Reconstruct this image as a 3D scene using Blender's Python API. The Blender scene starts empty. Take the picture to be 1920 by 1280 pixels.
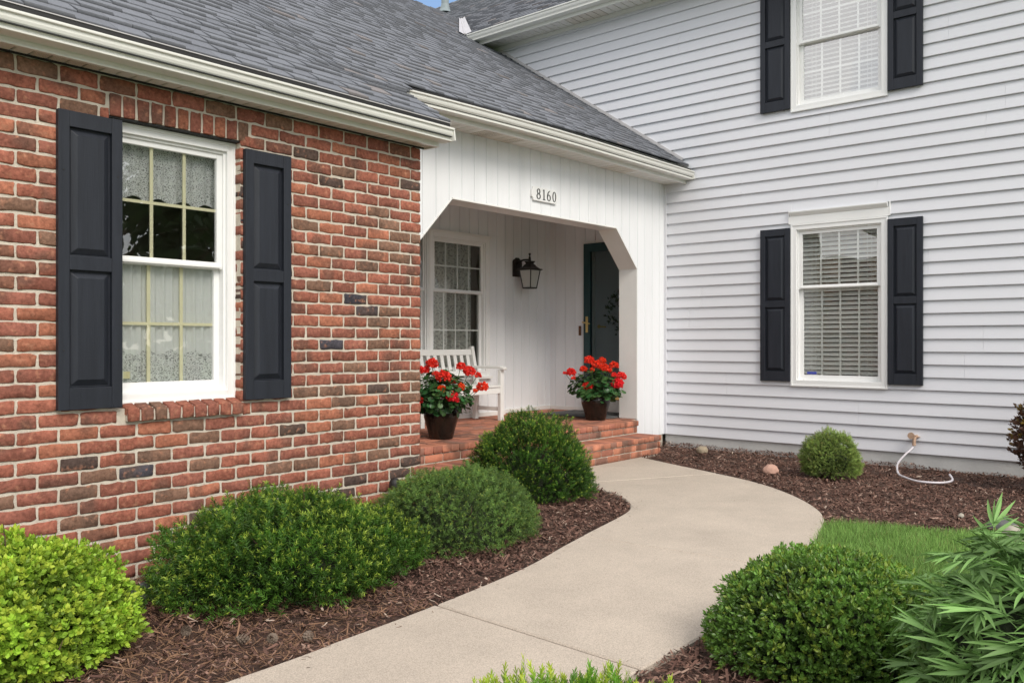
import bpy, bmesh, math, random
import numpy as np
from mathutils import Vector, Matrix
rad = math.radians
random.seed(7); RNG = np.random.default_rng(11)
sc = bpy.context.scene
# ---------------------------------------------------------------- camera, sky, sun, exposure
YAW = rad(40.64)
cam_d = bpy.data.cameras.new('camera'); cam = bpy.data.objects.new('camera', cam_d); sc.collection.objects.link(cam)
cam.location = (0, 0, 0); cam.rotation_euler = (rad(90), 0, YAW - rad(90))
cam_d.sensor_width = 36; cam_d.lens = 36 * 1608 / 1920.0; cam_d.clip_start = .05; cam_d.clip_end = 3000
cam_d.shift_y = 2 / 1920.0
cam_d.dof.use_dof = False
sc.camera = cam
SUN_EL, SUN_AZ = rad(40), rad(200)          # azimuth of the sun, measured from +Y towards +X
w = bpy.data.worlds.new('World'); sc.world = w; w.use_nodes = True
nt = w.node_tree; nt.nodes.clear()
wo = nt.nodes.new('ShaderNodeOutputWorld'); bg = nt.nodes.new('ShaderNodeBackground')
sky = nt.nodes.new('ShaderNodeTexSky'); sky.sky_type = 'NISHITA'; sky.sun_disc = False
sky.sun_elevation = SUN_EL; sky.sun_rotation = SUN_AZ; sky.air_density = 1.0; sky.dust_density = 1.0; sky.ozone_density = 1.5
# broken cloud cover mixed over the blue sky
tc = nt.nodes.new('ShaderNodeTexCoord'); nz = nt.nodes.new('ShaderNodeTexNoise'); nz.inputs['Scale'].default_value = 1.7
nz.inputs['Detail'].default_value = 6; nz.inputs['Roughness'].default_value = .55
cr = nt.nodes.new('ShaderNodeValToRGB'); cr.color_ramp.elements[0].position = .34; cr.color_ramp.elements[1].position = .5
mx = nt.nodes.new('ShaderNodeMixRGB'); mx.inputs[2].default_value = (8.2, 8.1, 8.05, 1)
nt.links.new(tc.outputs['Generated'], nz.inputs['Vector']); nt.links.new(nz.outputs['Fac'], cr.inputs[0])
dt = nt.nodes.new('ShaderNodeVectorMath'); dt.operation = 'DOT_PRODUCT'; dt.inputs[1].default_value = (.663, .653, .367)
nrm = nt.nodes.new('ShaderNodeVectorMath'); nrm.operation = 'NORMALIZE'; nt.links.new(tc.outputs['Generated'], nrm.inputs[0]); nt.links.new(nrm.outputs[0], dt.inputs[0])
gap = nt.nodes.new('ShaderNodeMapRange'); gap.inputs[1].default_value = .90; gap.inputs[2].default_value = .965; gap.inputs[3].default_value = 1; gap.inputs[4].default_value = 0
nt.links.new(dt.outputs['Value'], gap.inputs[0]); gm = nt.nodes.new('ShaderNodeMath'); gm.operation = 'MULTIPLY'; nt.links.new(gap.outputs[0], gm.inputs[0]); nt.links.new(cr.outputs[0], gm.inputs[1])
nt.links.new(gm.outputs[0], mx.inputs[0]); nt.links.new(sky.outputs[0], mx.inputs[1]); nt.links.new(mx.outputs[0], bg.inputs[0])
bg.inputs[1].default_value = .115
nt.links.new(bg.outputs[0], wo.inputs[0])
sd = bpy.data.lights.new('sun', 'SUN'); sun = bpy.data.objects.new('sun', sd); sc.collection.objects.link(sun)
sd.energy = 1.5; sd.angle = rad(28); sd.color = (1, .94, .85)
sdir = Vector((math.sin(SUN_AZ) * math.cos(SUN_EL), math.cos(SUN_AZ) * math.cos(SUN_EL), math.sin(SUN_EL)))
sun.rotation_euler = sdir.to_track_quat('Z', 'Y').to_euler()
sc.view_settings.view_transform = 'Standard'; sc.view_settings.look = 'None'
sc.view_settings.exposure = .76; sc.view_settings.gamma = 1
sc.render.engine = 'CYCLES'; sc.cycles.diffuse_bounces = 7; sc.cycles.max_bounces = 14; sc.cycles.transparent_max_bounces = 24

# ---------------------------------------------------------------- helpers
def tag(o, label=None, cat=None, group=None, kind=None):
    if label: o['label'] = label
    if cat: o['category'] = cat
    if group: o['group'] = group
    if kind: o['kind'] = kind
    return o
def empty(name, loc, rz=0, **k):
    o = bpy.data.objects.new(name, None); sc.collection.objects.link(o); o.location = loc; o.rotation_euler = (0, 0, rz)
    o.empty_display_size = .1
    return tag(o, **k)
def mesh_np(name, V, F, mats, parent=None, cols=None, smooth=False, midx=None):
    """V (n,3); F list of faces or (m,k) int array; world coordinates"""
    me = bpy.data.meshes.new(name)
    V = np.asarray(V, dtype=np.float32)
    if isinstance(F, np.ndarray):
        m, k = F.shape
        me.vertices.add(len(V)); me.vertices.foreach_set('co', V.ravel())
        me.loops.add(m * k); me.loops.foreach_set('vertex_index', F.astype(np.int32).ravel())
        me.polygons.add(m); me.polygons.foreach_set('loop_start', np.arange(0, m * k, k, dtype=np.int32))
        me.polygons.foreach_set('loop_total', np.full(m, k, dtype=np.int32))
        me.update(calc_edges=True)
    else:
        me.from_pydata([tuple(map(float, v)) for v in V], [], F)
    if not isinstance(mats, (list, tuple)): mats = [mats]
    for m_ in mats: me.materials.append(m_)
    if midx is not None: me.polygons.foreach_set('material_index', np.asarray(midx, dtype=np.int32))
    if cols is not None:
        a = me.color_attributes.new('Col', 'FLOAT_COLOR', 'POINT')
        c = np.ones((len(V), 4), dtype=np.float32); c[:, :3] = np.asarray(cols)[:, :3]
        a.data.foreach_set('color', c.ravel())
    if smooth: me.polygons.foreach_set('use_smooth', np.ones(len(me.polygons), dtype=bool))
    me.validate(); me.update()
    o = bpy.data.objects.new(name, me); sc.collection.objects.link(o)
    if parent is not None:
        o.parent = parent
        o.matrix_parent_inverse = WM(parent).inverted()
    return o
def WM(o):
    m = Matrix.LocRotScale(o.location, o.rotation_euler, o.scale)
    if o.parent is not None: return WM(o.parent) @ o.matrix_parent_inverse @ m
    return m
class MB:
    def __init__(s): s.v = []; s.f = []; s.m = []; s.c = []
    def add(s, V, F, mi=0, col=(1, 1, 1)):
        b = len(s.v); s.v += [tuple(v) for v in V]; s.c += [col] * len(V)
        for f in F: s.f.append([b + i for i in f]); s.m.append(mi)
    def box(s, x0, x1, y0, y1, z0, z1, mi=0, col=(1, 1, 1)):
        V = [(x, y, z) for z in (z0, z1) for y in (y0, y1) for x in (x0, x1)]
        s.add(V, [(0, 2, 3, 1), (4, 5, 7, 6), (0, 1, 5, 4), (2, 6, 7, 3), (0, 4, 6, 2), (1, 3, 7, 5)], mi, col)
    def bar(s, p, q, w, h, up=(0, 0, 1), mi=0):
        p = Vector(p); q = Vector(q); d = (q - p).normalized(); up = Vector(up)
        r = d.cross(up).normalized(); u = r.cross(d).normalized()
        V = [a + r * (w / 2 * i) + u * (h / 2 * j) for a in (p, q) for i, j in ((-1, -1), (1, -1), (1, 1), (-1, 1))]
        s.add(V, [(0, 1, 2, 3), (7, 6, 5, 4), (0, 4, 5, 1), (1, 5, 6, 2), (2, 6, 7, 3), (3, 7, 4, 0)], mi)
    def tube(s, pts, r, n=10, mi=0, cap=True):
        pts = [Vector(p) for p in pts]; rr = r if isinstance(r, (list, tuple)) else [r] * len(pts)
        rings = []; ref = None
        for i, p in enumerate(pts):
            d = (pts[min(i + 1, len(pts) - 1)] - pts[max(i - 1, 0)]).normalized()
            if ref is None:
                ref = d.orthogonal().normalized()
            ref = (ref - d * ref.dot(d)).normalized(); b = d.cross(ref)
            rings.append([p + (ref * math.cos(2 * math.pi * k / n) + b * math.sin(2 * math.pi * k / n)) * rr[i] for k in range(n)])
        V = [v for g in rings for v in g]; F = []
        for i in range(len(pts) - 1):
            for k in range(n): F.append((i * n + k, i * n + (k + 1) % n, (i + 1) * n + (k + 1) % n, (i + 1) * n + k))
        if cap: F.append(tuple(range(n))[::-1]); F.append(tuple((len(pts) - 1) * n + k for k in range(n)))
        s.add(V, F, mi)
    def lathe(s, prof, c=(0, 0, 0), n=32, mi=0, sq=False):
        V = []; F = []
        for r, z in prof:
            for k in range(n):
                a = 2 * math.pi * (k + (.5 if sq else 0)) / n; V.append((c[0] + r * math.cos(a), c[1] + r * math.sin(a), c[2] + z))
        for i in range(len(prof) - 1):
            for k in range(n): F.append((i * n + k, i * n + (k + 1) % n, (i + 1) * n + (k + 1) % n, (i + 1) * n + k))
        s.add(V, F, mi)
    def extrude(s, prof, axis, a0, a1, mi=0, cap=True):
        """prof: closed list of (o, z) with o the other horizontal axis"""
        n = len(prof); V = []
        for a in (a0, a1):
            for o, z in prof: V.append((a, o, z) if axis == 'x' else (o, a, z))
        F = [(k, (k + 1) % n, n + (k + 1) % n, n + k) for k in range(n)]
        if cap: F += [tuple(range(n))[::-1], tuple(range(n, 2 * n))]
        s.add(V, F, mi)
    def build(s, name, mats, parent=None, bevel=0, smooth=False, usecol=False, segs=2, recalc=True):
        o = mesh_np(name, s.v, s.f, mats, parent, cols=s.c if usecol else None, midx=s.m)
        if recalc:
            bm = bmesh.new(); bm.from_mesh(o.data); bmesh.ops.recalc_face_normals(bm, faces=bm.faces); bm.to_mesh(o.data); bm.free()
        if smooth: o.data.polygons.foreach_set('use_smooth', np.ones(len(o.data.polygons), dtype=bool))
        if bevel:
            b = o.modifiers.new('bevel', 'BEVEL'); b.width = bevel; b.segments = segs; b.limit_method = 'ANGLE'; b.angle_limit = rad(40)
        return o
def h3(x, y, z, s=0):
    n = (x.astype(np.int64) * 374761393 + y.astype(np.int64) * 668265263 + z.astype(np.int64) * 2147483647 + s * 1274126177) & 0xffffffff
    n = ((n ^ (n >> 13)) * 1274126177) & 0xffffffff
    n = (n ^ (n >> 16)) & 0xffff
    return n / 65535.0
def vnoise(P, f=1, s=0):
    P = np.asarray(P, dtype=float) * f + 100.0; I = np.floor(P); T = P - I; T = T * T * (3 - 2 * T); r = 0
    for a in (0, 1):
        for b in (0, 1):
            for c in (0, 1):
                wgt = (T[:, 0] if a else 1 - T[:, 0]) * (T[:, 1] if b else 1 - T[:, 1]) * (T[:, 2] if c else 1 - T[:, 2])
                r = r + wgt * h3(I[:, 0] + a, I[:, 1] + b, I[:, 2] + c, s)
    return r * 2 - 1
def scatter(TV, TF, pos, R, scl, col, tcol=None):
    """copy a small template to many places: TV(k,3), TF(m,q), pos(n,3), R(n,3,3), scl(n,) or (n,3), col(n,3)"""
    n = len(pos); k = len(TV); scl = np.asarray(scl)
    if scl.ndim == 1: scl = scl[:, None]
    L = TV[None] * scl[:, None, :] if scl.shape[1] == 3 else TV[None] * scl[:, :, None]
    V = np.einsum('nij,nkj->nki', R, L) + pos[:, None, :]
    F = (TF[None] + (np.arange(n) * k)[:, None, None]).reshape(-1, TF.shape[1])
    C = np.repeat(col[:, None, :], k, axis=1)
    if tcol is not None: C = C * tcol[None, :, None]
    return V.reshape(-1, 3), F, C.reshape(-1, 3)
def frames(z, roll=None):
    """rotation matrices whose local +Y points along z (n,3), random roll about it"""
    z = z / np.linalg.norm(z, axis=1, keepdims=True); n = len(z)
    a = RNG.normal(size=(n, 3)) if roll is None else roll
    x = np.cross(a, z); x /= np.linalg.norm(x, axis=1, keepdims=True) + 1e-9; y = np.cross(z, x)
    return np.stack([x, z, y], axis=2)      # columns: local x, y(along z), local z
# ---------------------------------------------------------------- materials
MATS = {}
def mat(name, col, rough=.6, bump=0, bscale=50, var=0, vscale=3, metallic=0, spec=.5, usecol=False, transl=0, stretch=None, coat=0, bdetail=6, col2=None, c2pos=(.45, .6), c2scale=6, emit=None, alpha_tex=None):
    m = bpy.data.materials.new(name); m.use_nodes = True; t = m.node_tree; N = t.nodes; L = t.links
    b = N['Principled BSDF']; b.inputs['Roughness'].default_value = rough; b.inputs['Metallic'].default_value = metallic
    b.inputs['Specular IOR Level'].default_value = spec; b.inputs['Coat Weight'].default_value = coat
    tc = N.new('ShaderNodeTexCoord'); mp = N.new('ShaderNodeMapping'); L.new(tc.outputs['Object'], mp.inputs[0])
    if stretch: mp.inputs['Scale'].default_value = stretch
    if usecol:
        a = N.new('ShaderNodeAttribute'); a.attribute_name = 'Col'; out = a.outputs['Color']
    else:
        rgb = N.new('ShaderNodeRGB'); rgb.outputs[0].default_value = (*col, 1); out = rgb.outputs[0]
    if col2:
        n2 = N.new('ShaderNodeTexNoise'); n2.inputs['Scale'].default_value = c2scale; n2.inputs['Detail'].default_value = 5; L.new(mp.outputs[0], n2.inputs['Vector'])
        r2 = N.new('ShaderNodeValToRGB'); r2.color_ramp.elements[0].position = c2pos[0]; r2.color_ramp.elements[1].position = c2pos[1]
        L.new(n2.outputs['Fac'], r2.inputs[0]); mm = N.new('ShaderNodeMixRGB'); mm.inputs[2].default_value = (*col2, 1)
        L.new(r2.outputs[0], mm.inputs[0]); L.new(out, mm.inputs[1]); out = mm.outputs[0]
    if var:
        n1 = N.new('ShaderNodeTexNoise'); n1.inputs['Scale'].default_value = vscale; n1.inputs['Detail'].default_value = 8; n1.inputs['Roughness'].default_value = .65
        L.new(mp.outputs[0], n1.inputs['Vector'])
        mr = N.new('ShaderNodeMapRange'); mr.inputs[1].default_value = .3; mr.inputs[2].default_value = .7; mr.inputs[3].default_value = 1 - var; mr.inputs[4].default_value = 1 + var
        L.new(n1.outputs['Fac'], mr.inputs[0]); ml = N.new('ShaderNodeVectorMath'); ml.operation = 'SCALE'
        L.new(out, ml.inputs[0]); L.new(mr.outputs[0], ml.inputs['Scale']); out = ml.outputs[0]
    L.new(out, b.inputs['Base Color'])
    if bump:
        nb = N.new('ShaderNodeTexNoise'); nb.inputs['Scale'].default_value = bscale; nb.inputs['Detail'].default_value = bdetail; L.new(mp.outputs[0], nb.inputs['Vector'])
        bp = N.new('ShaderNodeBump'); bp.inputs['Strength'].default_value = 1; bp.inputs['Distance'].default_value = bump
        L.new(nb.outputs['Fac'], bp.inputs['Height']); L.new(bp.outputs[0], b.inputs['Normal'])
    if transl:
        tr = N.new('ShaderNodeBsdfTranslucent'); L.new(out, tr.inputs[0]); ms = N.new('ShaderNodeMixShader'); ms.inputs[0].default_value = transl
        L.new(b.outputs[0], ms.inputs[1]); L.new(tr.outputs[0], ms.inputs[2]); L.new(ms.outputs[0], N['Material Output'].inputs[0])
    MATS[name] = m; return m
M_brick = mat('brick', (1, 1, 1), .9, bump=.002, bscale=140, var=.40, vscale=60, usecol=True, spec=.12, col2=(.40, .19, .12), c2pos=(.56, .78), c2scale=34)
M_mortar = mat('mortar', (.55, .495, .415), .95, bump=.004, bscale=120, var=.16, vscale=14, spec=.1)
M_paver = mat('paver_brick', (1, 1, 1), .8, bump=.0015, bscale=120, var=.2, vscale=22, usecol=True, spec=.3)
M_siding = mat('vinyl_siding', (.66, .665, .70), .48, bump=.0006, bscale=260, var=.03, vscale=1.2, spec=.35, stretch=(1, .12, 1))
M_board = mat('white_board', (.79, .80, .815), .55, bump=.0012, bscale=60, var=.045, vscale=5, spec=.3, stretch=(1, 1, .12))
M_white = mat('white_trim', (.76, .755, .73), .4, var=.03, vscale=6, spec=.4)
M_vinyl = mat('white_vinyl', (.80, .80, .79), .35, var=.02, vscale=4, spec=.45)
M_gutter = mat('gutter_metal', (.74, .735, .69), .35, var=.05, vscale=2.5, spec=.5, stretch=(.4, .4, 3))
M_soffit = mat('soffit_panel', (.76, .74, .69), .5, var=.03, vscale=5)
M_dark = mat('dark_shade', (.02, .02, .02), .9)  # near-black that stands in for shade under head bricks and soffit
M_black = mat('black_shade_and_metal', (.012, .011, .011), .6, bump=.001, bscale=200)  # black of the painted gutter shade, also of screws and garden light
M_shutter = mat('shutter_paint', (.019, .022, .030), .5, bump=.0012, bscale=40, var=.2, vscale=9, spec=.3, stretch=(3, 3, .25))
M_cream = mat('cream_grille', (.82, .77, .55), .5)
M_conc = mat('foundation_concrete', (.52, .52, .505), .9, bump=.002, bscale=60, var=.12, vscale=4)
M_path = mat('path_concrete', (.48, .412, .342), .9, bump=.0016, bscale=240, var=.10, vscale=2.2, spec=.2)
M_room = mat('room_wall', (.42, .38, .33), .9)
M_iron = mat('lantern_iron', (.018, .014, .013), .45, bump=.001, bscale=80)
M_frost = mat('frosted_glass', (.55, .55, .52), .25)
M_green = mat('green_door_paint', (.012, .045, .048), .35)
M_brass = mat('brass', (.75, .55, .22), .28, metallic=1)
M_glaze = mat('pot_glaze', (.012, .008, .006), .22, var=.5, vscale=14, coat=.0, stretch=(3, 3, .6), spec=.45, col2=(.016, .010, .005), c2pos=(.55, .85), c2scale=7)
M_soil = mat('soil', (.05, .035, .025), .95, bump=.01, bscale=40)
M_mulch = mat('mulch_chips', (1, 1, 1), .9, var=.25, vscale=60, usecol=True, spec=.15)
M_mulchbase = mat('mulch_ground', (.085, .048, .035), .95, bump=.012, bscale=70, var=.4, vscale=30)
M_grass = mat('grass_blades', (1, 1, 1), .55, usecol=True, transl=.3, spec=.3)
M_lawn = mat('lawn_ground', (.05, .11, .025), .9, bump=.01, bscale=60, var=.3, vscale=12)
M_leaf = mat('foliage_leaf', (1, 1, 1), .5, usecol=True, transl=.28, spec=.35)
M_gloss = mat('glossy_leaf', (1, 1, 1), .33, usecol=True, transl=.22, spec=.45)
M_twig = mat('twig', (.09, .055, .035), .9)
M_petal = mat('red_petal', (1, 1, 1), .5, usecol=True, transl=.25, spec=.25)
M_mat = mat('door_mat', (.10, .10, .10), .95, bump=.003, bscale=200)
M_hose = mat('hose_white', (.62, .58, .61), .35)
M_faucet = mat('faucet_brass', (.50, .34, .24), .6, metallic=.2)
M_lead = mat('pipe_lead', (.20, .24, .25), .6, var=.15)
M_flash = mat('flashing_metal', (.50, .48, .48), .4, var=.05)
M_rock = [mat('rock_tan', (.33, .27, .19), .85, bump=.004, bscale=30, var=.2, vscale=9), mat('rock_pink', (.50, .30, .23), .85, bump=.003, bscale=30, var=.2, vscale=8),
          mat('rock_grey', (.10, .10, .10), .85, bump=.004, bscale=30, var=.2, vscale=9), mat('rock_pale', (.36, .33, .27), .85, bump=.003, bscale=30, var=.2, vscale=9)]
M_number = mat('number_black', (.02, .02, .02), .5)
M_blind = mat('blind_slat', (.96, .95, .91), .45, transl=.25)
M_drape = mat('tan_drape', (.42, .33, .22), .85, transl=.1)
M_bark = mat('bark', (.12, .08, .05), .9, bump=.01, bscale=20)
M_cone = mat('pine_cone', (.16, .12, .09), .85)
M_sticker = mat('blue_sticker', (.05, .07, .35), .5)
M_sticker2 = mat('yellow_sticker', (.75, .68, .40), .5)

def shingle_mat():
    m = mat('asphalt_shingle', (1, 1, 1), .92, bump=.0012, bscale=420, var=.16, vscale=90, usecol=True, spec=.2)
    return m
M_shingle = shingle_mat()
def glass_mat(name, refl=.13, tint=(.95, .97, .96), top=.7):
    m = bpy.data.materials.new(name); m.use_nodes = True; t = m.node_tree; N = t.nodes; L = t.links; N.clear()
    o = N.new('ShaderNodeOutputMaterial'); a = N.new('ShaderNodeBsdfTransparent'); a.inputs[0].default_value = (*tint, 1)
    g = N.new('ShaderNodeBsdfGlossy'); g.inputs['Roughness'].default_value = .01; g.inputs[0].default_value = (1, 1, 1, 1)
    tc = N.new('ShaderNodeTexCoord'); nz = N.new('ShaderNodeTexNoise'); nz.inputs['Scale'].default_value = 2.2; nz.inputs['Detail'].default_value = 1; L.new(tc.outputs['Object'], nz.inputs['Vector'])
    bp = N.new('ShaderNodeBump'); bp.inputs['Distance'].default_value = .004; L.new(nz.outputs['Fac'], bp.inputs['Height']); L.new(bp.outputs[0], g.inputs['Normal'])
    lw = N.new('ShaderNodeFresnel'); lw.inputs[0].default_value = 1.5
    mr = N.new('ShaderNodeMapRange'); mr.inputs[1].default_value = .04; mr.inputs[2].default_value = .5; mr.inputs[3].default_value = refl; mr.inputs[4].default_value = top
    L.new(lw.outputs[0], mr.inputs[0]); ms = N.new('ShaderNodeMixShader'); L.new(mr.outputs[0], ms.inputs[0]); L.new(a.outputs[0], ms.inputs[1]); L.new(g.outputs[0], ms.inputs[2])
    L.new(ms.outputs[0], o.inputs[0]); return m
M_glass = glass_mat('window_glass'); M_glass2 = glass_mat('storm_glass', .006, (.40, .45, .45), .14); M_glass3 = glass_mat('front_glass', .15); M_glass4 = glass_mat('upstairs_glass', .34)

def lace_mat(name, col=(.72, .74, .72), z_lo=None, z_hi=None, fine=True, axis=0, base_op=.93, lace_scale=34, top=False):
    """woven curtain; between z_lo and z_hi (object space) it turns to open lace with a flower-like pattern"""
    m = bpy.data.materials.new(name); m.use_nodes = True; t = m.node_tree; N = t.nodes; L = t.links; N.clear()
    def math_(op, a, b=None, c=None):
        n = N.new('ShaderNodeMath'); n.operation = op
        for i, q in enumerate((a, b, c)):
            if q is None: continue
            if isinstance(q, (int, float)): n.inputs[i].default_value = q
            else: L.new(q, n.inputs[i])
        return n.outputs[0]
    o = N.new('ShaderNodeOutputMaterial'); tc = N.new('ShaderNodeTexCoord'); sp = N.new('ShaderNodeSeparateXYZ'); L.new(tc.outputs['Object'], sp.inputs[0])
    X = sp.outputs[axis]; Z = sp.outputs[2]
    cb = N.new('ShaderNodeCombineXYZ'); L.new(X, cb.inputs[0]); L.new(Z, cb.inputs[1])
    vo = N.new('ShaderNodeTexVoronoi'); vo.feature = 'DISTANCE_TO_EDGE'; vo.inputs['Scale'].default_value = lace_scale; L.new(cb.outputs[0], vo.inputs['Vector'])
    vo2 = N.new('ShaderNodeTexVoronoi'); vo2.feature = 'F1'; vo2.inputs['Scale'].default_value = lace_scale * .42; L.new(cb.outputs[0], vo2.inputs['Vector'])
    petals = math_('GREATER_THAN', math_('SINE', math_('MULTIPLY', vo2.outputs['Distance'], 26)), .05)
    net = math_('LESS_THAN', vo.outputs['Distance'], .09)
    lace = math_('MAXIMUM', math_('MAXIMUM', math_('MULTIPLY', petals, .9), math_('MULTIPLY', net, .85)), .38)
    if z_lo is not None:
        sc_ = math_('MULTIPLY', math_('ABSOLUTE', math_('SINE', math_('MULTIPLY', X, 3.1416 / .13))), .03)
        inb = math_('LESS_THAN', math_('ADD', Z, sc_) if not top else Z, z_hi)
        op = math_('ADD', math_('MULTIPLY', inb, lace), math_('MULTIPLY', math_('SUBTRACT', 1.0, inb), base_op))
        op = math_('MULTIPLY', op, math_('GREATER_THAN', Z, math_('ADD', sc_, z_lo)))     # scalloped hem
    else: op = math_('MAXIMUM', math_('MULTIPLY', lace, .95), base_op)
    d = N.new('ShaderNodeBsdfDiffuse'); d.inputs[0].default_value = (*col, 1); tl = N.new('ShaderNodeBsdfTranslucent'); tl.inputs[0].default_value = (*col, 1)
    m1 = N.new('ShaderNodeMixShader'); m1.inputs[0].default_value = .25; L.new(d.outputs[0], m1.inputs[1]); L.new(tl.outputs[0], m1.inputs[2])
    tp = N.new('ShaderNodeBsdfTransparent'); m2 = N.new('ShaderNodeMixShader'); L.new(op, m2.inputs[0]); L.new(tp.outputs[0], m2.inputs[1]); L.new(m1.outputs[0], m2.inputs[2])
    L.new(m2.outputs[0], o.inputs[0]); return m

# ---------------------------------------------------------------- numbers of the place (metres; camera at the origin)
D = 4.06          # brick wall plane Y
XS = 8.405        # siding wall plane X
YP = 4.96         # porch front plane Y
YW, YB, XD = 6.45, 6.568, 8.372   # porch window wall, lantern wall, door wall
FZ = -.82         # porch floor
GZ = -1.13        # path top
CH = .0677        # brick course
house = empty('house', (4, 5, GZ), label='two-storey house of red brick and pale grey siding with dark shutters, porch and shingle roof', cat='house')

# ---------------------------------------------------------------- bricks
def brick_batch(items, wob=.0034, seed=0):
    """items: (origin, U, W, N, lu, lw, depth, colour): face centre origin, face half axes U, W, outward N"""
    nu, nw = 9, 5
    us = np.array([-1, -.95, -.7, -.35, 0, .35, .7, .95, 1]); ws = np.array([-1, -.87, 0, .87, 1])
    gu, gw = np.meshgrid(us, ws, indexing='ij')
    F = []
    for i in range(nu - 1):
        for j in range(nw - 1): F.append((i * nw + j, (i + 1) * nw + j, (i + 1) * nw + j + 1, i * nw + j + 1))
    per = [i * nw for i in range(nu)] + [(nu - 1) * nw + j for j in range(1, nw)] + [i * nw + nw - 1 for i in range(nu - 2, -1, -1)] + [j for j in range(nw - 2, 0, -1)]
    npf = nu * nw; P = len(per)
    for k in range(P):
        a, b = per[k], per[(k + 1) % P]; F.append((a, npf + k, npf + (k + 1) % P, b))
    F = np.array(F)
    Vs, Cs, n = [], [], len(items)
    for q, (o, U, W, Nn, lu, lw, dp, col) in enumerate(items):
        o = np.array(o, float); U = np.array(U, float); W = np.array(W, float); Nn = np.array(Nn, float)
        a = gu * lu / 2; b = gw * lw / 2
        # rounded corners and outline wobble
        rc = .0045
        pts = o + a[..., None] * U + b[..., None] * W
        edge = np.minimum(lu / 2 - np.abs(a), lw / 2 - np.abs(b))
        dep = np.where(edge < 1e-6, -.0025, 0.)
        corner = (np.abs(gu) > .99) & (np.abs(gw) > .99)
        pts = pts - corner[..., None] * (np.sign(gu)[..., None] * U + np.sign(gw)[..., None] * W) * rc * .8
        pf = pts.reshape(-1, 3)
        n1 = vnoise(pf + q * 3.7, 38, seed); n2 = vnoise(pf + q * 1.3, 38, seed + 5); n3 = vnoise(pf + q * 2.1, 22, seed + 9)
        em = (edge.ravel() < 1e-6)
        pf = pf + (n1 * em * wob * 1.5)[:, None] * W + (n2 * em * wob * 1.3)[:, None] * U + (dep.ravel() + n3 * wob * .9)[:, None] * Nn
        back = pf[per] - Nn * dp
        Vs.append(np.vstack([pf, back])); Cs.append(np.repeat(np.array(col)[None], npf + P, 0))
    V = np.vstack(Vs); C = np.vstack(Cs)
    FF = (F[None] + (np.arange(n) * (npf + P))[:, None, None]).reshape(-1, 4)
    # dark fired patches: a property of each brick, follows a coarse noise
    f = np.clip((vnoise(V, 11, 31) - .22) * 2.4, 0, .6)[:, None]; C = C * (1 + .14 * vnoise(V, 17, 37)[:, None])
    C = C * (1 - f) + np.array([.105, .068, .052]) * f
    return V, FF, C
def brick_col():
    r = random.random()
    if r < .035: c = (.095, .065, .055)          # dark clinker
    elif r < .05: c = (.06, .055, .065)
    elif r < .17: c = (.20, .115, .080)
    elif r < .50: c = (.255, .098, .070)
    elif r < .84: c = (.295, .108, .073)
    else: c = (.335, .130, .080)
    k = random.uniform(.85, 1.12); return tuple(min(x * k, 1) for x in c)
items = []
X0w, X1w = -1.2, 3.818
OX0, OX1, OZ0, OZ1 = 1.82, 2.516, -.312, 1.068      # window opening
ux, uz, ny = (1, 0, 0), (0, 0, 1), (0, -1, 0)
k0 = -9; BL = .178; J = .0118
for k in range(k0, 30):
    zc = -.7226 + (k + .5) * CH
    if zc - CH / 2 > 1.22: break
    hh = CH - J + (.012 if k == 28 else 0); zc += .006 if k == 28 else 0
    off = 0 if k % 2 else BL / 2
    xs = []; x = X1w - (0 if k % 2 else BL * .5) ; xe = X1w
    if k % 2 == 0: xs.append((X1w - BL * .5 + J, X1w))
    while x > X0w:
        xs.append((x - BL + J if x != X1w else x - BL + J, x)); x -= BL
    for a, b in xs:
        a_, b_ = a, b; z0, z1 = zc - hh / 2, zc + hh / 2
        # opening with its rowlock head and sill zones
        def sub(a, b):
            segs = [(a, b)]
            if z1 > OZ0 + .004 and z0 < OZ1: lo, hi = OX0, OX1
            elif z0 < 1.172 and z1 > OZ1: lo, hi = 1.818, 2.568
            elif z1 > -.385 and z0 < OZ0: lo, hi = 1.89, 2.518
            else: return segs
            out = []
            if a < lo: out.append((a, min(b, lo - (0 if lo == OX0 else J))))
            if b > hi: out.append((max(a, hi + (0 if hi == OX1 else J)), b))
            return out
        for a2, b2 in sub(a_, b_):
            if b2 - a2 < .018: continue
            jx = random.uniform(-.002, .002)
            items.append((((a2 + b2) / 2, D - .004 + random.uniform(-.0015, .0015), zc + random.uniform(-.001, .001)), ux, uz, ny, b2 - a2, hh + random.uniform(-.002, .001), .05, brick_col()))
# rowlock head over the window and the sill
for i in range(11):
    xc = 1.818 + (i + .5) * .0682
    items.append(((xc, D - .005, 1.1185), ux, uz, ny, .0682 - J, .100, .09, [c * .85 for c in brick_col()]))
# jamb bricks on the right reveal, seen edge-on
for k in range(-10, 30):
    zc = -.7226 + (k + .5) * CH
    if OZ0 < zc < OZ1 - .03: items.append(((OX1 + .001, D + .041, zc), (0, 1, 0), uz, (-1, 0, 0), .088, CH - J, .02, brick_col()))
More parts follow.
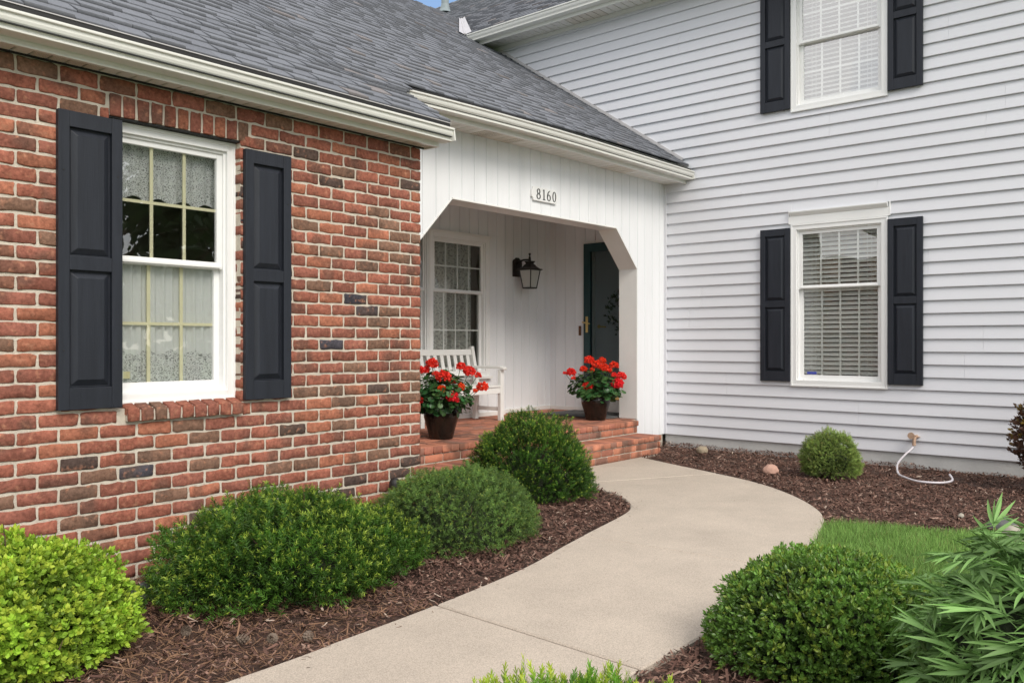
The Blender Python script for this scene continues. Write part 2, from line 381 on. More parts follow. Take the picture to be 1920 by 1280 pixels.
# return of the brick wall beside the porch
for k in range(k0, 30):
    zc = -.7226 + (k + .5) * CH
    if zc > 1.25: break
    y = D + (BL * .5 if k % 2 else 0) + .004
    if k % 2: items.append(((X1w + .002, D + BL * .25, zc), (0, 1, 0), uz, (1, 0, 0), BL * .5 - J, CH - J, .03, brick_col()))
    while y < YP - .02:
        e = min(y + BL - J, YP); items.append(((X1w + .002, (y + e) / 2, zc), (0, 1, 0), uz, (1, 0, 0), e - y, CH - J, .03, brick_col())); y += BL
V, F, C = brick_batch(items, seed=1)
mesh_np('brick_wall', V, F, M_brick, house, cols=C, smooth=True)
b = MB(); yb, yf = D + .10, D + .0015
b.box(X0w, OX0, yf, yb, -1.4, 1.262); b.box(OX1, X1w - .004, yf, yb, -1.4, 1.262); b.box(OX0, OX1, yf, yb, -1.4, OZ0 - .002); b.box(OX0, OX1, yf, yb, OZ1 + .002, 1.262)
b.box(X1w - .09, X1w - .006, yb, YP, -1.4, 1.262); b.box(X0w, X0w + .1, yb, 9, -1.4, 1.262)
b.build('mortar_backing', M_mortar, house)
its = []
for i in range(9):
    xc = 1.892 + (i + .5) * .0698
    V_, _ = None, None
    c = [q * .95 for q in brick_col()]
    its.append(((xc, D - .032, -.345), ux, uz, ny, .0698 - J, .062, .10, c))
    its.append(((xc, D + .022, -.311 + .010), ux, (0, .955, .2965), (0, -.2965, .955), .0698 - J, .116, .03, c))
V, F, C = brick_batch(its, seed=2)
bq = MB(); bq.box(OX0, OX1, D + .004, D + .095, 1.0605, 1.0675); bq.build('lintel_shade', M_dark, house); bq = MB(); bq.box(-1.2, 3.84, D - .012, D + .004, 1.2515, 1.2583); bq.build('soffit_shade_line', M_dark, house)  # dark strips standing in for shade below the head bricks and the soffit
o = mesh_np('brick_sill', V, F, M_brick, house, cols=C, smooth=True)
b = MB(); b.box(1.90, 2.51, D - .022, D + .07, -.374, -.322); b.build('sill_mortar', M_mortar, o)

# ---------------------------------------------------------------- siding wall
EXP = .1168; Z0S = -1.02
wins_s = [(2.565, 3.492, -.435, 1.325), (2.565, 3.492, 2.315, 3.64)]
def minus(a, b, holes):
    segs = [(a, b)]
    for h0, h1 in holes:
        n = []
        for s0, s1 in segs:
            if h1 <= s0 or h0 >= s1: n.append((s0, s1)); continue
            if s0 < h0: n.append((s0, h0))
            if s1 > h1: n.append((h1, s1))
        segs = n
    return segs
b = MB(); YS0, YS1 = -3.2, 9.3
k = 0
while Z0S + k * EXP < 3.84:
    z0 = Z0S + k * EXP; z1 = min(z0 + EXP, 3.86)
    zm = [z0]
    holes = [(w_[0], w_[1]) for w_ in wins_s if z0 + .004 < w_[3] and z1 > w_[2]]
    # butt joints between panels
    js = sorted([(-2.2 + ((k // 2) * 1.37 + i * 3.66) % 12.5) for i in range(4)])
    ylo, yhi = YS0, (4.955 if z1 < 1.75 else YS1)
    for w_ in wins_s:
        if z0 + .004 < w_[2] < z1 - .004 or (w_[2] >= z1 - .02 and w_[2] < z1):
            zt = w_[2] + .01; b.extrude([(XS + .004 - .0 , zt), (XS - .0155 + .0195 * (zt - z0) / EXP, zt), (XS - .0155, z0 + .012), (XS - .0165, z0 + .003), (XS - .013, z0), (XS + .006, z0 + .004)], 'y', w_[0], w_[1])
        if z0 + .004 < w_[3] < z1 - .004:
            zt = w_[3] - .012; b.extrude([(XS + .004, z1 + .008), (XS - .0155 + .0195 * (zt - z0) / EXP, zt), (XS + .006, zt)], 'y', w_[0], w_[1])
    for s0, s1 in minus(ylo, yhi, holes):
        cuts = [s0] + [j for j in js if s0 < j < s1] + [s1]
        for i in range(len(cuts) - 1):
            a, c = cuts[i] + (.0006 if i else 0), cuts[i + 1] - (.0006 if i < len(cuts) - 2 else 0)
            t = 0 if (i % 2 == 0) else .0012
            prof = [(XS + .004, z1 + .008), (XS - .0155 - t, z0 + .012), (XS - .0165 - t, z0 + .003), (XS - .013 - t, z0), (XS - .004, z0 - .001), (XS + .006, z0 + .004)]
            b.extrude(prof, 'y', a, c)
    k += 1
b.build('siding_wall', M_siding, house)
b = MB()
for s0, s1, z0, z1 in ((YS0, 2.57, -1.02, 3.9), (3.487, 9.3, -1.02, 3.9), (2.57, 3.487, -1.02, -.43), (2.57, 3.487, 1.32, 2.32), (2.57, 3.487, 3.63, 3.9)):
    b.box(XS + .012, XS + .09, s0, s1, z0, z1)
b.build('wall_sheathing', M_siding, house)
b = MB(); b.box(XS + .004, XS + .2, YS0, 4.95, -1.4, -1.022); b.build('foundation', M_conc, house)
b = MB(); b.box(XS - .02, XS + .01, 4.925, 4.962, -1.02, 1.765); b.build('corner_trim', M_siding, house, bevel=.003)
# far end and back of the tall wing so it is a building from the side too
b = MB(); b.box(XS + .02, 16.2, YS0 + .0, YS0 + .1, -1.4, 3.9); b.box(16.1, 16.2, YS0 + .1, 14, -1.4, 3.9); b.box(XS + .1, 16.1, 13.9, 14, -1.4, 3.9)
b.build('side_wall', M_siding, house)

# ---------------------------------------------------------------- roofs
def zL(X, Y):
    z = 1.385 + .667 * (Y - 3.83)
    def ss(t): t = np.clip(t, 0, 1); return t * t * (3 - 2 * t)
    g = ss((X - 2.9) / .9) * (1 - ss((X - 4.1) / 3.2)) * ss((Y - 4.15) / .35) * (1 - ss((Y - 4.9) / 2.0))
    return z - .055 * g
def zU(X, Y): return 3.95 + .667 * (X - 8.0)
SE = .122
def shingles(name, n0, n1, step_h, lim, zf, along, seed, parent):
    """courses marching up slope; lim(h) -> (a, b) extent along the eave; h = horizontal run coordinate"""
    rnd = random.Random(seed); V = []; F = []; C = []
    h = n0; ci = 0
    while h < n1 - .01:
        h2 = min(h + step_h, n1)
        a, c = lim(h + step_h * .5)
        x = a - rnd.uniform(0, .2); tall = rnd.random() < .5
        while x < c:
            wd = rnd.uniform(.09, .22); x2 = x + wd
            p, q = max(x, a), min(x2, c)
            if q - p > .004:
                t = .0185 if tall else .010
                base = (.172, .180, .200) if tall else (.158, .166, .186)
                kk = rnd.uniform(.90, 1.09)
                if rnd.random() < .04: base = (.20, .185, .185)
                col = tuple(v * kk for v in base)
                hb = h - (0 if tall else 0)
                for (u0, u1) in ((p, q),):
                    pts = []
                    g = .0012
                    for (u, hh, up) in ((u0 + g, hb, t), (u1 - g, hb, t), (u1 - g, h2 + .02, .002), (u0 + g, h2 + .02, .002), (u0 + g, hb + .001, -.002), (u1 - g, hb + .001, -.002)):
                        if along == 'x': P = (u, hh, float(zf(u, hh)))
                        else: P = (hh, u, float(zf(hh, u)))
                        pts.append((P[0], P[1], P[2] + up * 1.2))
                    bi = len(V); V += pts; C += [col] * 4 + [(.012, .012, .014)] * 2  # near-black lower edge paints in the shadow line under each tab
                    F += [(bi, bi + 1, bi + 2, bi + 3), (bi + 4, bi + 5, bi + 1, bi), (bi + 4, bi, bi + 3, bi + 3)][:2]
                    F += [(bi + 4, bi, bi + 3), (bi + 5, bi + 2, bi + 1)]
            x = x2; tall = not tall if rnd.random() < .8 else tall
        h += step_h; ci += 1
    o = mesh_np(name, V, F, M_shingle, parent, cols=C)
    return o
RH = SE * .832
def limL(Y):
    if Y < 4.32: b_ = 3.87
    elif Y < 4.6: b_ = 3.87 + (Y - 4.32) * 1.2
    elif Y < 7.66: b_ = XS - .02 if Y < 7.35 else XS - .02 - (Y - 7.35) * .9
    else: b_ = 8.0 + (Y - 7.67)
    return (-1.6, b_)
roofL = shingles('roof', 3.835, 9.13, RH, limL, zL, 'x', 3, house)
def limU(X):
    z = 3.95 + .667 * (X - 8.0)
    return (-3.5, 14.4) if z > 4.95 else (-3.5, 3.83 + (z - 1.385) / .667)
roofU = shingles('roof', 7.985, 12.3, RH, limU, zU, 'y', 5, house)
# roof decks just under the shingles, the slopes facing away, ridge caps
b = MB()
def quad(p): b.add(p, [(0, 1, 2, 3)])
t = -.012
quad([(-1.6, 3.84, zL(-1.6, 3.84) + t), (3.86, 3.84, zL(0, 3.84) + t), (3.86, 4.62, zL(0, 4.62) - .075), (-1.6, 4.62, zL(-1.6, 4.62) - .0751)])
quad([(-1.6, 4.6, zL(-1.6, 4.6) - .07), (8.4, 4.6, zL(8.4, 4.6) - .07), (8.39, 7.6, 3.87), (-1.6, 7.6, 3.87)])
quad([(-1.6, 7.6, 3.87), (7.95, 7.6, 3.87), (9.42, 9.12, zL(9, 9.12) - .02), (-1.6, 9.12, zL(0, 9.12) - .02)])
quad([(-1.6, 9.13, 4.905), (9.45, 9.13, 4.905), (8.4, 14.4, 1.385), (-1.6, 14.4, 1.385)])
b.build('roof_deck', M_shingle, roofL, usecol=False)
for ob in (roofL,):
    me = bpy.data.objects['roof_deck'].data; a = me.color_attributes.new('Col', 'FLOAT_COLOR', 'POINT'); a.data.foreach_set('color', [.18, .185, .2, 1] * len(me.vertices))
b = MB()
quad([(8.0, -3.5, 3.93), (8.0, 7.62, 3.93), (9.42, 9.08, 4.88), (9.42, -3.5, 4.88)])
quad([(9.42, -3.5, 4.88), (9.42, 14.4, 4.88), (12.3, 14.4, 6.80), (12.3, -3.5, 6.80)])
quad([(12.3, -3.5, 6.81), (12.3, 14.4, 6.81), (16.6, 14.4, 3.94), (16.6, -3.5, 3.94)])
b.add([(8.2, -3.2, 3.9), (16.1, -3.2, 3.9), (12.3, -3.2, 6.78)], [(0, 1, 2)])
dk = b.build('roof_deck', M_shingle, roofU); a = dk.data.color_attributes.new('Col', 'FLOAT_COLOR', 'POINT'); a.data.foreach_set('color', [.18, .185, .2, 1] * len(dk.data.vertices))
b = MB(); x = -1.6
while x < 9.35:
    b.add([(x, 9.03, 4.862), (x + .2, 9.03, 4.858), (x + .2, 9.13, 4.925), (x, 9.13, 4.932), (x, 9.23, 4.858), (x + .2, 9.23, 4.854), (x, 9.03, 4.85), (x + .2, 9.03, 4.84)], [(0, 1, 2, 3), (3, 2, 5, 4), (6, 7, 1, 0)]); x += .125
rc_ = b.build('ridge_cap', M_shingle, roofL); a = rc_.data.color_attributes.new('Col', 'FLOAT_COLOR', 'POINT'); a.data.foreach_set('color', [.19, .2, .21, 1] * len(rc_.data.vertices))
b = MB(); y = -3.5
while y < 14.3:
    b.add([(12.2, y, 6.757), (12.2, y + .2, 6.753), (12.3, y + .2, 6.83), (12.3, y, 6.838), (12.4, y, 6.757), (12.4, y + .2, 6.753)], [(0, 1, 2, 3), (3, 2, 5, 4)]); y += .125
rc_ = b.build('ridge_cap', M_shingle, roofU); a = rc_.data.color_attributes.new('Col', 'FLOAT_COLOR', 'POINT'); a.data.foreach_set('color', [.19, .2, .21, 1] * len(rc_.data.vertices))
# valley flashing between the roofs: two pale leaves with a rib
b = MB(); p0 = Vector((7.985, 7.655, 3.94)); p1 = Vector((9.35, 9.03, 4.862))
for (dx, dy, dz) in ((-.105, 0, .01), (.02, -.10, .02)):
    a0 = p0 + Vector((0, 0, .022)); a1 = p1 + Vector((0, 0, .022))
    b.add([a0, a1, a1 + Vector((dx * .5, dy * .5, dz + (.667 * dx if dx > 0 else 0))), a0 + Vector((dx, dy, dz))], [(0, 1, 2, 3)])
b.tube([p0 + Vector((0, 0, .03)), p1 + Vector((0, 0, .03))], .014, 6)
b.build('valley_flashing', M_flash, house)
# vent pipe on the far slope
b = MB(); px, py = 11.06, 11.1; pz = 3.95 + .667 * (px - 8)
b.tube([(px, py, pz - .1), (px, py, pz + .75)], .068, 20); b.lathe([(.13, .0), (.09, .07), (.07, .16)], (px, py, pz), 20)
b.build('vent_pipe', M_lead, house, smooth=False)
# pale trim strip where the low roof meets the siding
b = MB()
ys = [4.72 + i * (7.5 - 4.72) / 20 for i in range(21)]
for i in range(20):
    b.add([(XS - .026, ys[i], zL(8.4, ys[i]) + dz_) for dz_ in (.016, .052)] + [(XS - .026, ys[i + 1], zL(8.4, ys[i + 1]) + dz_) for dz_ in (.016, .052)] +
          [(XS + .004, ys[i], zL(8.4, ys[i]) + .054), (XS + .004, ys[i + 1], zL(8.4, ys[i + 1]) + .054)], [(0, 1, 3, 2), (1, 4, 5, 3)])
b.build('roof_wall_flashing', M_flash, house)

# ---------------------------------------------------------------- gutters, fascias, soffits
def gprof(o0, z0, sgn=-1, s=1.0):
    """K-style gutter; o0 = wall side, grows outward by sgn"""
    P = [(0, .0), (.082, 0), (.089, .003), (.090, .010), (.086, .013), (.0865, .018), (.092, .028), (.102, .040), (.107, .053), (.108, .070), (.120, .074), (.121, .079), (.121, .086), (.112, .088), (.104, .082), (.10, .056), (.07, .012), (.005, .008), (.005, .095), (0, .095)]
    return [(o0 + sgn * p * s, z0 + q * s) for p, q in P]
b = MB(); b.extrude(gprof(3.928, 1.275, -1, .945), 'x', -1.6, 3.888)
b.extrude([(p, q) for p, q in [(3.81, 1.278), (3.926, 1.276), (3.926, 1.36), (3.82, 1.358)]], 'x', 3.885, 3.893)
g1 = b.build('gutter', M_gutter, house)
b = MB(); b.extrude([(3.826, 1.352), (3.85, 1.354), (3.87, 1.356), (3.87, 1.35), (3.85, 1.348), (3.83, 1.344)], 'x', -1.6, 3.884); b.extrude([(3.83, 1.30), (3.925, 1.30), (3.925, 1.305), (3.83, 1.305)], 'x', -1.55, 3.88)
b.build('gutter_shadow_strip', M_black, g1)  # black strips that stand for the shade inside the gutter
b = MB(); b.box(-1.6, 3.858, 3.928, 3.945, 1.247, 1.38); b.box(3.842, 3.858, 3.945, 4.06, 1.247, 1.42); b.box(-1.6, 3.858, 3.922, 3.928, 1.2465, 1.2545); b.build('fascia', M_gutter, house)
b = MB(); b.box(-1.6, 3.872, 3.830, 3.842, 1.3850, 1.3895); b.build('drip_edge', M_flash, house)
b = MB(); b.box(-1.6, 3.866, 3.834, 3.842, 1.352, 1.3830); b.build('gutter_shadow_strip', M_black, g1)  # upright black strip painted as the shadow between lip and drip edge
def soffit(name, axis, a0, a1, o0, o1, z, pitch=.075, vents=()):
    b = MB(); a = a0; i = 0
    while a < a1 - .005:
        e = min(a + pitch - .010, a1); v = 1 if any(v0 <= i <= v1 for v0, v1 in vents) else 0
        bx = (a, e, o0, o1) if axis == 'x' else (o0, o1, a, e)
        b.box(*bx, z, z + .01, v)
        a += pitch; i += 1
    a = a0
    while a < a1 - .005:          # dark grooves between the panels
        e = min(a + pitch, a1); bx = (a, e, o0, o1) if axis == 'x' else (o0, o1, a, e); b.box(*bx, z + .0075, z + .017, 2); a += pitch
    return b.build(name, [M_soffit, M_vent, M_groove], house)
M_groove = mat('soffit_groove', (.22, .20, .17), .7)
M_vent = mat('vented_soffit', (.52, .49, .43), .6)
def vent_setup():
    t = M_vent.node_tree; N = t.nodes; L = t.links; tc = N.new('ShaderNodeTexCoord'); vo = N.new('ShaderNodeTexVoronoi'); vo.inputs['Scale'].default_value = 140; vo.inputs['Randomness'].default_value = 0
    L.new(tc.outputs['Object'], vo.inputs['Vector']); cr = N.new('ShaderNodeValToRGB'); cr.color_ramp.interpolation = 'CONSTANT'
    cr.color_ramp.elements[0].color = (.05, .04, .035, 1); cr.color_ramp.elements[1].position = .28; cr.color_ramp.elements[1].color = (.68, .63, .55, 1)
    L.new(vo.outputs['Distance'], cr.inputs[0]); L.new(cr.outputs[0], N['Principled BSDF'].inputs['Base Color'])
vent_setup()
soffit('soffit', 'x', -1.6, 3.842, 3.945, 4.065, 1.2585, vents=((41, 44), (70, 72)))
# porch gutter, slightly sagging to its left end
PR = .010
def sag(o, yfun=None):
    me = o.data
    for v in me.vertices:
        X = v.co.x; t_ = min(max((6.6 - X) / 2.6, 0), 1); v.co.z -= .050 * t_ * t_
b = MB(); 
for i in range(16):
    xa = 4.10 + i * (8.383 - 4.10) / 16; xb = 4.10 + (i + 1) * (8.383 - 4.10) / 16
    b.extrude(gprof(4.69, 1.778, -1, .98), 'x', xa, xb, cap=(i in (0, 15)))
b.extrude([(4.575, 1.782), (4.688, 1.778), (4.688, 1.862), (4.585, 1.862)], 'x', 8.383, 8.389)
b.extrude([(4.575, 1.782), (4.688, 1.778), (4.688, 1.862), (4.585, 1.862)], 'x', 4.094, 4.10)
g2 = b.build('gutter', M_gutter, house); sag(g2)
b = MB()
for i in range(16):
    xa = 4.08 + i * (8.383 - 4.08) / 16; xb = 4.08 + (i + 1) * (8.383 - 4.08) / 16
    b.extrude([(4.585, 1.852), (4.612, 1.856), (4.614, 1.892), (4.63, 1.896), (4.63, 1.85), (4.59, 1.846)], 'x', xa, xb, cap=False)
    b.extrude([(4.60, 1.80), (4.685, 1.80), (4.685, 1.805), (4.60, 1.805)], 'x', xa, xb, cap=False)
sag(b.build('gutter_shadow_strip', M_black, g2))  # black strips put in as shadow behind the porch gutter lip
b = MB()
for i in range(16):
    xa = 3.86 + i * (8.40 - 3.86) / 16; xb = 3.86 + (i + 1) * (8.40 - 3.86) / 16
    b.box(xa, xb, 4.69, 4.706, 1.742, 1.93); b.box(xa, xb, 4.682, 4.69, 1.7415, 1.750)
sag(b.build('fascia', M_gutter, house))
so = soffit('soffit', 'x', 3.83, 8.40, 4.706, YP - .001, 1.762, pitch=.10, vents=((14, 18), (33, 36)))
sag(so)
# upper eave
b = MB(); b.extrude(gprof(8.085, 3.855, -1, 1.02), 'y', -3.3, 7.60); b.extrude([(7.965, 3.858), (8.08, 3.856), (8.08, 3.945), (7.975, 3.945)], 'y', 7.60, 7.612); g3 = b.build('gutter', M_gutter, house)
b = MB(); b.extrude([(7.975, 3.93), (7.998, 3.948), (8.01, 3.95), (8.0, 3.94)], 'y', -3.3, 7.6); b.build('gutter_shadow_strip', M_black, g3)  # black strip in place of the shadow at the upper gutter
b = MB(); b.box(8.085, 8.10, -3.3, 7.6, 3.815, 3.96); b.build('fascia', M_gutter, house)
soffit('soffit', 'y', -3.3, 7.7, 8.10, XS + .01, 3.848, pitch=.1, vents=((90, 94), (60, 62)))
b = MB(); b.box(XS - .03, XS - .012, -3.3, 7.5, 3.80, 3.846); b.build('frieze_trim', M_gutter, house)
# ceiling space under the decks is closed off
b = MB(); b.box(-1.1, 3.8, D + .12, 9, 1.262, 1.275); b.build('attic_floor', M_room, house)

# ---------------------------------------------------------------- windows
def window(axis, plane, a0, a1, z0, z1, zmid, cols, rows_up, rows_lo, casing=.045, rec=0., gmat=M_white, sill=True, grille=None, name='window', glass=M_glass, double_depth=.03, stile=.035, cross=True):
    """axis 'x': window in a wall Y=plane facing -Y; axis 'y': wall X=plane facing -X"""
    wd = empty(name, ((a0 + a1) / 2, plane, z0) if axis == 'x' else (plane, (a0 + a1) / 2, z0)); wd.parent = house; wd.matrix_parent_inverse = WM(house).inverted()
    def B(b, u0, u1, d0, d1, q0, q1, mi=0):       # d measured outward from the plane
        if axis == 'x': b.box(u0, u1, plane - d1, plane - d0, q0, q1, mi)
        else: b.box(plane - d1, plane - d0, u0, u1, q0, q1, mi)
    b = MB(); c = casing; f0, f1 = -.07 - rec, .022 - rec
    B(b, a0, a0 + c, f0, f1, z0, z1); B(b, a1 - c, a1, f0, f1, z0, z1); B(b, a0 + c, a1 - c, f0, f1, z1 - c, z1); B(b, a0 + c, a1 - c, f0, f1, z0, z0 + c * 1.1)
    # inner stepped stop
    s = .014; B(b, a0 + c, a0 + c + s, f0, f1 - .018, z0 + c, z1 - c); B(b, a1 - c - s, a1 - c, f0, f1 - .018, z0 + c, z1 - c); B(b, a0 + c + s, a1 - c - s, f0, f1 - .018, z1 - c - s, z1 - c)
    # outer bead
    B(b, a0 - .006, a0 + .010, f0 + .06, f1 + .007, z0 - .006, z1 + .006); B(b, a1 - .010, a1 + .006, f0 + .06, f1 + .007, z0 - .006, z1 + .006)
    B(b, a0 + .010, a1 - .010, f0 + .06, f1 + .007, z1 - .010, z1 + .006); B(b, a0 + .010, a1 - .010, f0 + .06, f1 + .007, z0 - .006, z0 + .012)
    b.build('frame', M_vinyl, wd, bevel=.0025)
    i0, i1 = a0 + c + s, a1 - c - s
    for nm, q0, q1, dd in (('upper_sash', zmid - .018, z1 - c - s, 0.), ('lower_sash', z0 + c * 1.1, zmid + .018, -double_depth)):
        st = stile; g0, g1 = -.035 - rec + dd, -.008 - rec + dd
        sb = MB(); B(sb, i0, i0 + st, g0, g1, q0, q1); B(sb, i1 - st, i1, g0, g1, q0, q1)
        tb = .036 if nm == 'upper_sash' else .052; tt = st * .9 if nm == 'upper_sash' else .036
        B(sb, i0 + st, i1 - st, g0, g1, q0, q0 + tb); B(sb, i0 + st, i1 - st, g0, g1, q1 - tt, q1)
        if nm == 'upper_sash': B(sb, i0 + st * .5, i1 - st * .5, g1, g1 + .012, q0 + .006, q0 + .02)
        so_ = sb.build(nm, M_vinyl, wd, bevel=.002)
        G0, G1, H0, H1 = i0 + st, i1 - st, q0 + tb, q1 - tt
        pb = MB(); pm = (g0 + g1) / 2
        if axis == 'x': pb.add([(G0 - .003, plane - pm, H0 - .003), (G1 + .003, plane - pm, H0 - .003), (G1 + .003, plane - pm, H1 + .003), (G0 - .003, plane - pm, H1 + .003)], [(0, 1, 2, 3)])
        else: pb.add([(plane - pm, G1 + .003, H0 - .003), (plane - pm, G0 - .003, H0 - .003), (plane - pm, G0 - .003, H1 + .003), (plane - pm, G1 + .003, H1 + .003)], [(0, 1, 2, 3)])
        pb.build('glass', glass, wd, recalc=False)
        gb = MB(); gw = .0085; p0_, p1_ = pm - .012, pm - .004
        for k in range(1, cols): u = G0 + (G1 - G0) * k / cols; B(gb, u - gw, u + gw, p0_, p1_, H0, H1)
        rows = rows_up if nm == 'upper_sash' else rows_lo
        for k in range(1, rows):
            q = H0 + (H1 - H0) * k / rows
            B(gb, G0, G1, p0_ - .001, p1_ - .001 if not cross else p1_ + .001, q - gw * .9, q + gw * .9)
        gb.build('grille', gmat, wd)
    return wd
def shutter(axis, plane, a0, a1, z0, z1, zm, label=None):
    b = MB(); th = .03; st = (a1 - a0) * .17; rl = .10
    def B(u0, u1, d0, d1, q0, q1):
        if axis == 'x': b.box(u0, u1, plane - d1, plane - d0, q0, q1)
        else: b.box(plane - d1, plane - d0, u0, u1, q0, q1)
    B(a0, a0 + st, 0, th, z0, z1); B(a1 - st, a1, 0, th, z0, z1)
    B(a0 + st, a1 - st, 0, th - .0015, z0, z0 + rl); B(a0 + st, a1 - st, 0, th - .0015, z1 - rl * .72, z1); B(a0 + st, a1 - st, 0, th - .0015, zm - .032, zm + .032)
    B(a0 + st, a1 - st, 0, th - .022, z0 + rl, z1 - rl * .7)
    for q0, q1 in ((z0 + rl, zm - .032), (zm + .032, z1 - rl * .72)):
        g = .008; e = .028
        u0, u1, r0, r1 = a0 + st + g, a1 - st - g, q0 + g, q1 - g
        lo, hi = th - .021, th - .004
        def P(u, d, q): return (u, plane - d, q) if axis == 'x' else (plane - d, u, q)
        V = [P(u0, lo, r0), P(u1, lo, r0), P(u1, lo, r1), P(u0, lo, r1), P(u0 + e, hi, r0 + e), P(u1 - e, hi, r0 + e), P(u1 - e, hi, r1 - e), P(u0 + e, hi, r1 - e)]
        b.add(V, [(4, 5, 6, 7), (0, 1, 5, 4), (1, 2, 6, 5), (2, 3, 7, 6), (3, 0, 4, 7), (3, 2, 1, 0)])
    o = b.build('shutter', M_shutter, house, bevel=.0025)
    if label: o['label'] = label
    for u in (a0 + st * .45, a1 - st * .45):        # fixing screws
        for q in (z0 + (z1 - z0) * .2, z0 + (z1 - z0) * .8):
            s = MB()
            if axis == 'x': s.tube([(u, plane - th + .002, q), (u, plane - th - .002, q)], .004, 8)
            else: s.tube([(plane - th + .002, u, q), (plane - th - .002, u, q)], .004, 8)
            s.build('screw', M_black, o)
    return o
wB = window('x', D, OX0, OX1 - .002, -.296, 1.054, .405, 3, 2, 2, casing=.042, rec=.075, gmat=M_cream, stile=.03, glass=M_glass3)
shutter('x', D - .006, 1.584, 1.872, -.305, 1.045, .36)
shutter('x', D - .006, 2.527, 2.812, -.305, 1.028, .36)
wS1 = window('y', XS, 2.567, 3.49, -.432, 1.178, .552, 4, 2, 2, casing=.052)
wS2 = window('y', XS, 2.567, 3.49, 2.317, 3.64, 3.0, 4, 2, 2, casing=.052, glass=M_glass4)
b = MB(); b.box(XS - .024, XS + .0, 2.545, 3.512, 1.186, 1.268); b.extrude([(XS, 1.268), (XS - .028, 1.268), (XS - .05, 1.30), (XS - .052, 1.312), (XS, 1.314)], 'y', 2.56, 3.50)
b.box(XS - .026, XS, 2.538, 2.546, 1.19, 1.322); b.box(XS - .026, XS, 3.511, 3.519, 1.19, 1.322)
b.build('window_header', M_vinyl, house, bevel=.002)
for z0, z1, zm in ((-.392, 1.152, .39), (2.35, 3.62, 3.04)):
    shutter('y', XS - .014, 3.50, 3.812, z0, z1, zm); shutter('y', XS - .014, 2.25, 2.556, z0, z1, zm)
wP1 = window('x', YW, 6.18, 7.10, -.376, 1.160, .55, 4, 2, 2, casing=.055, stile=.032)
wP2 = window('x', YW, 5.25, 6.176, -.376, 1.160, .55, 4, 2, 2, casing=.028, stile=.018)
# stickers on the glass
b = MB(); b.box(1.945, 1.99, D + .141, D + .1425, -.178, -.143); b.build('sticker', M_sticker2, wB)
b = MB(); b.box(XS + .046, XS + .048, 3.26, 3.355, -.315, -.29); b.build('sticker', M_sticker, wS1)
# rooms behind the windows
def room(x0, x1, y0, y1, z0, z1, open_side):
    b = MB(); t = .02
    if open_side != 'y0': b.box(x0, x1, y0, y0 + t, z0, z1)
    b.box(x0, x1, y1 - t, y1, z0, z1)
    if open_side != 'x0': b.box(x0, x0 + t, y0 + t, y1 - t, z0, z1)
    b.box(x1 - t, x1, y0 + t, y1 - t, z0, z1)
    b.box(x0 + t, x1 - t, y0 + t, y1 - t, z0, z0 + t); b.box(x0 + t, x1 - t, y0 + t, y1 - t, z1 - t, z1)
    return b.build('room', M_room, house)
room(1.2, 3.2, D + .11, D + 1.9, -.8, 1.25, 'y0'); room(XS + .10, XS + 2.3, 2.0, 4.2, -.8, 1.6, 'x0'); room(XS + .10, XS + 2.3, 2.0, 4.2, 1.9, 3.8, 'x0')
room(4.9, 7.3, YW + .14, YW + 1.6, -.8, 1.5, 'y0')

# ---------------------------------------------------------------- porch boards
def boards(axis, plane, a0, a1, z0f, z1, gro, holes=(), pitch=.15, extra=(), mi=0):
    """vertical boards with V grooves; z0f(a)->bottom; holes (a0,a1,z0,z1)"""
    b = MB(); xs = {a0, a1}
    g = gro
    while g > a0: g -= pitch
    gs = []
    while g < a1:
        if g > a0:
            gs.append(g); xs.update([g - .0055, g - .0018, g + .0018, g + .0055])
        g += pitch
    for e in extra: xs.add(e)
    for h in holes: xs.update([h[0], h[1]])
    xs = sorted(x for x in xs if a0 <= x <= a1)
    def dep(x): return .011 if any(abs(x - q) < .002 for q in gs) else 0
    for i in range(len(xs) - 1):
        x, y = xs[i], xs[i + 1]; m_ = (x + y) / 2
        hz = [(h[2], h[3]) for h in holes if h[0] <= m_ <= h[1]]
        zl, zr = z0f(x + 1e-5), z0f(y - 1e-5)
        for s0, s1 in minus(min(zl, zr), z1, hz):
            l0, r0 = (zl, zr) if s0 == min(zl, zr) else (s0, s0)
            P = lambda u, d, z: (u, plane + d, z) if axis == 'x' else (plane + d, u, z)
            b.add([P(x, dep(x), l0), P(y, dep(y), r0), P(y, dep(y), s1), P(x, dep(x), s1)], [(0, 1, 2, 3)])
    return b
def arch(a):
    if a < 4.64: return -1.3
    if a < 5.02: return .80 + (a - 4.64)
    if a < 7.435: return 1.19 + .0
    if a < 7.835: return 1.19 - (a - 7.435)
    return -1.02
b = boards('x', YP, 3.82, XS - .016, arch, 1.765, 5.139, extra=(4.64, 5.02, 7.435, 7.835))
o = b.build('porch_front_wall', M_board, house, recalc=False)
for v in o.data.vertices: pass
b = MB(); TH = .22
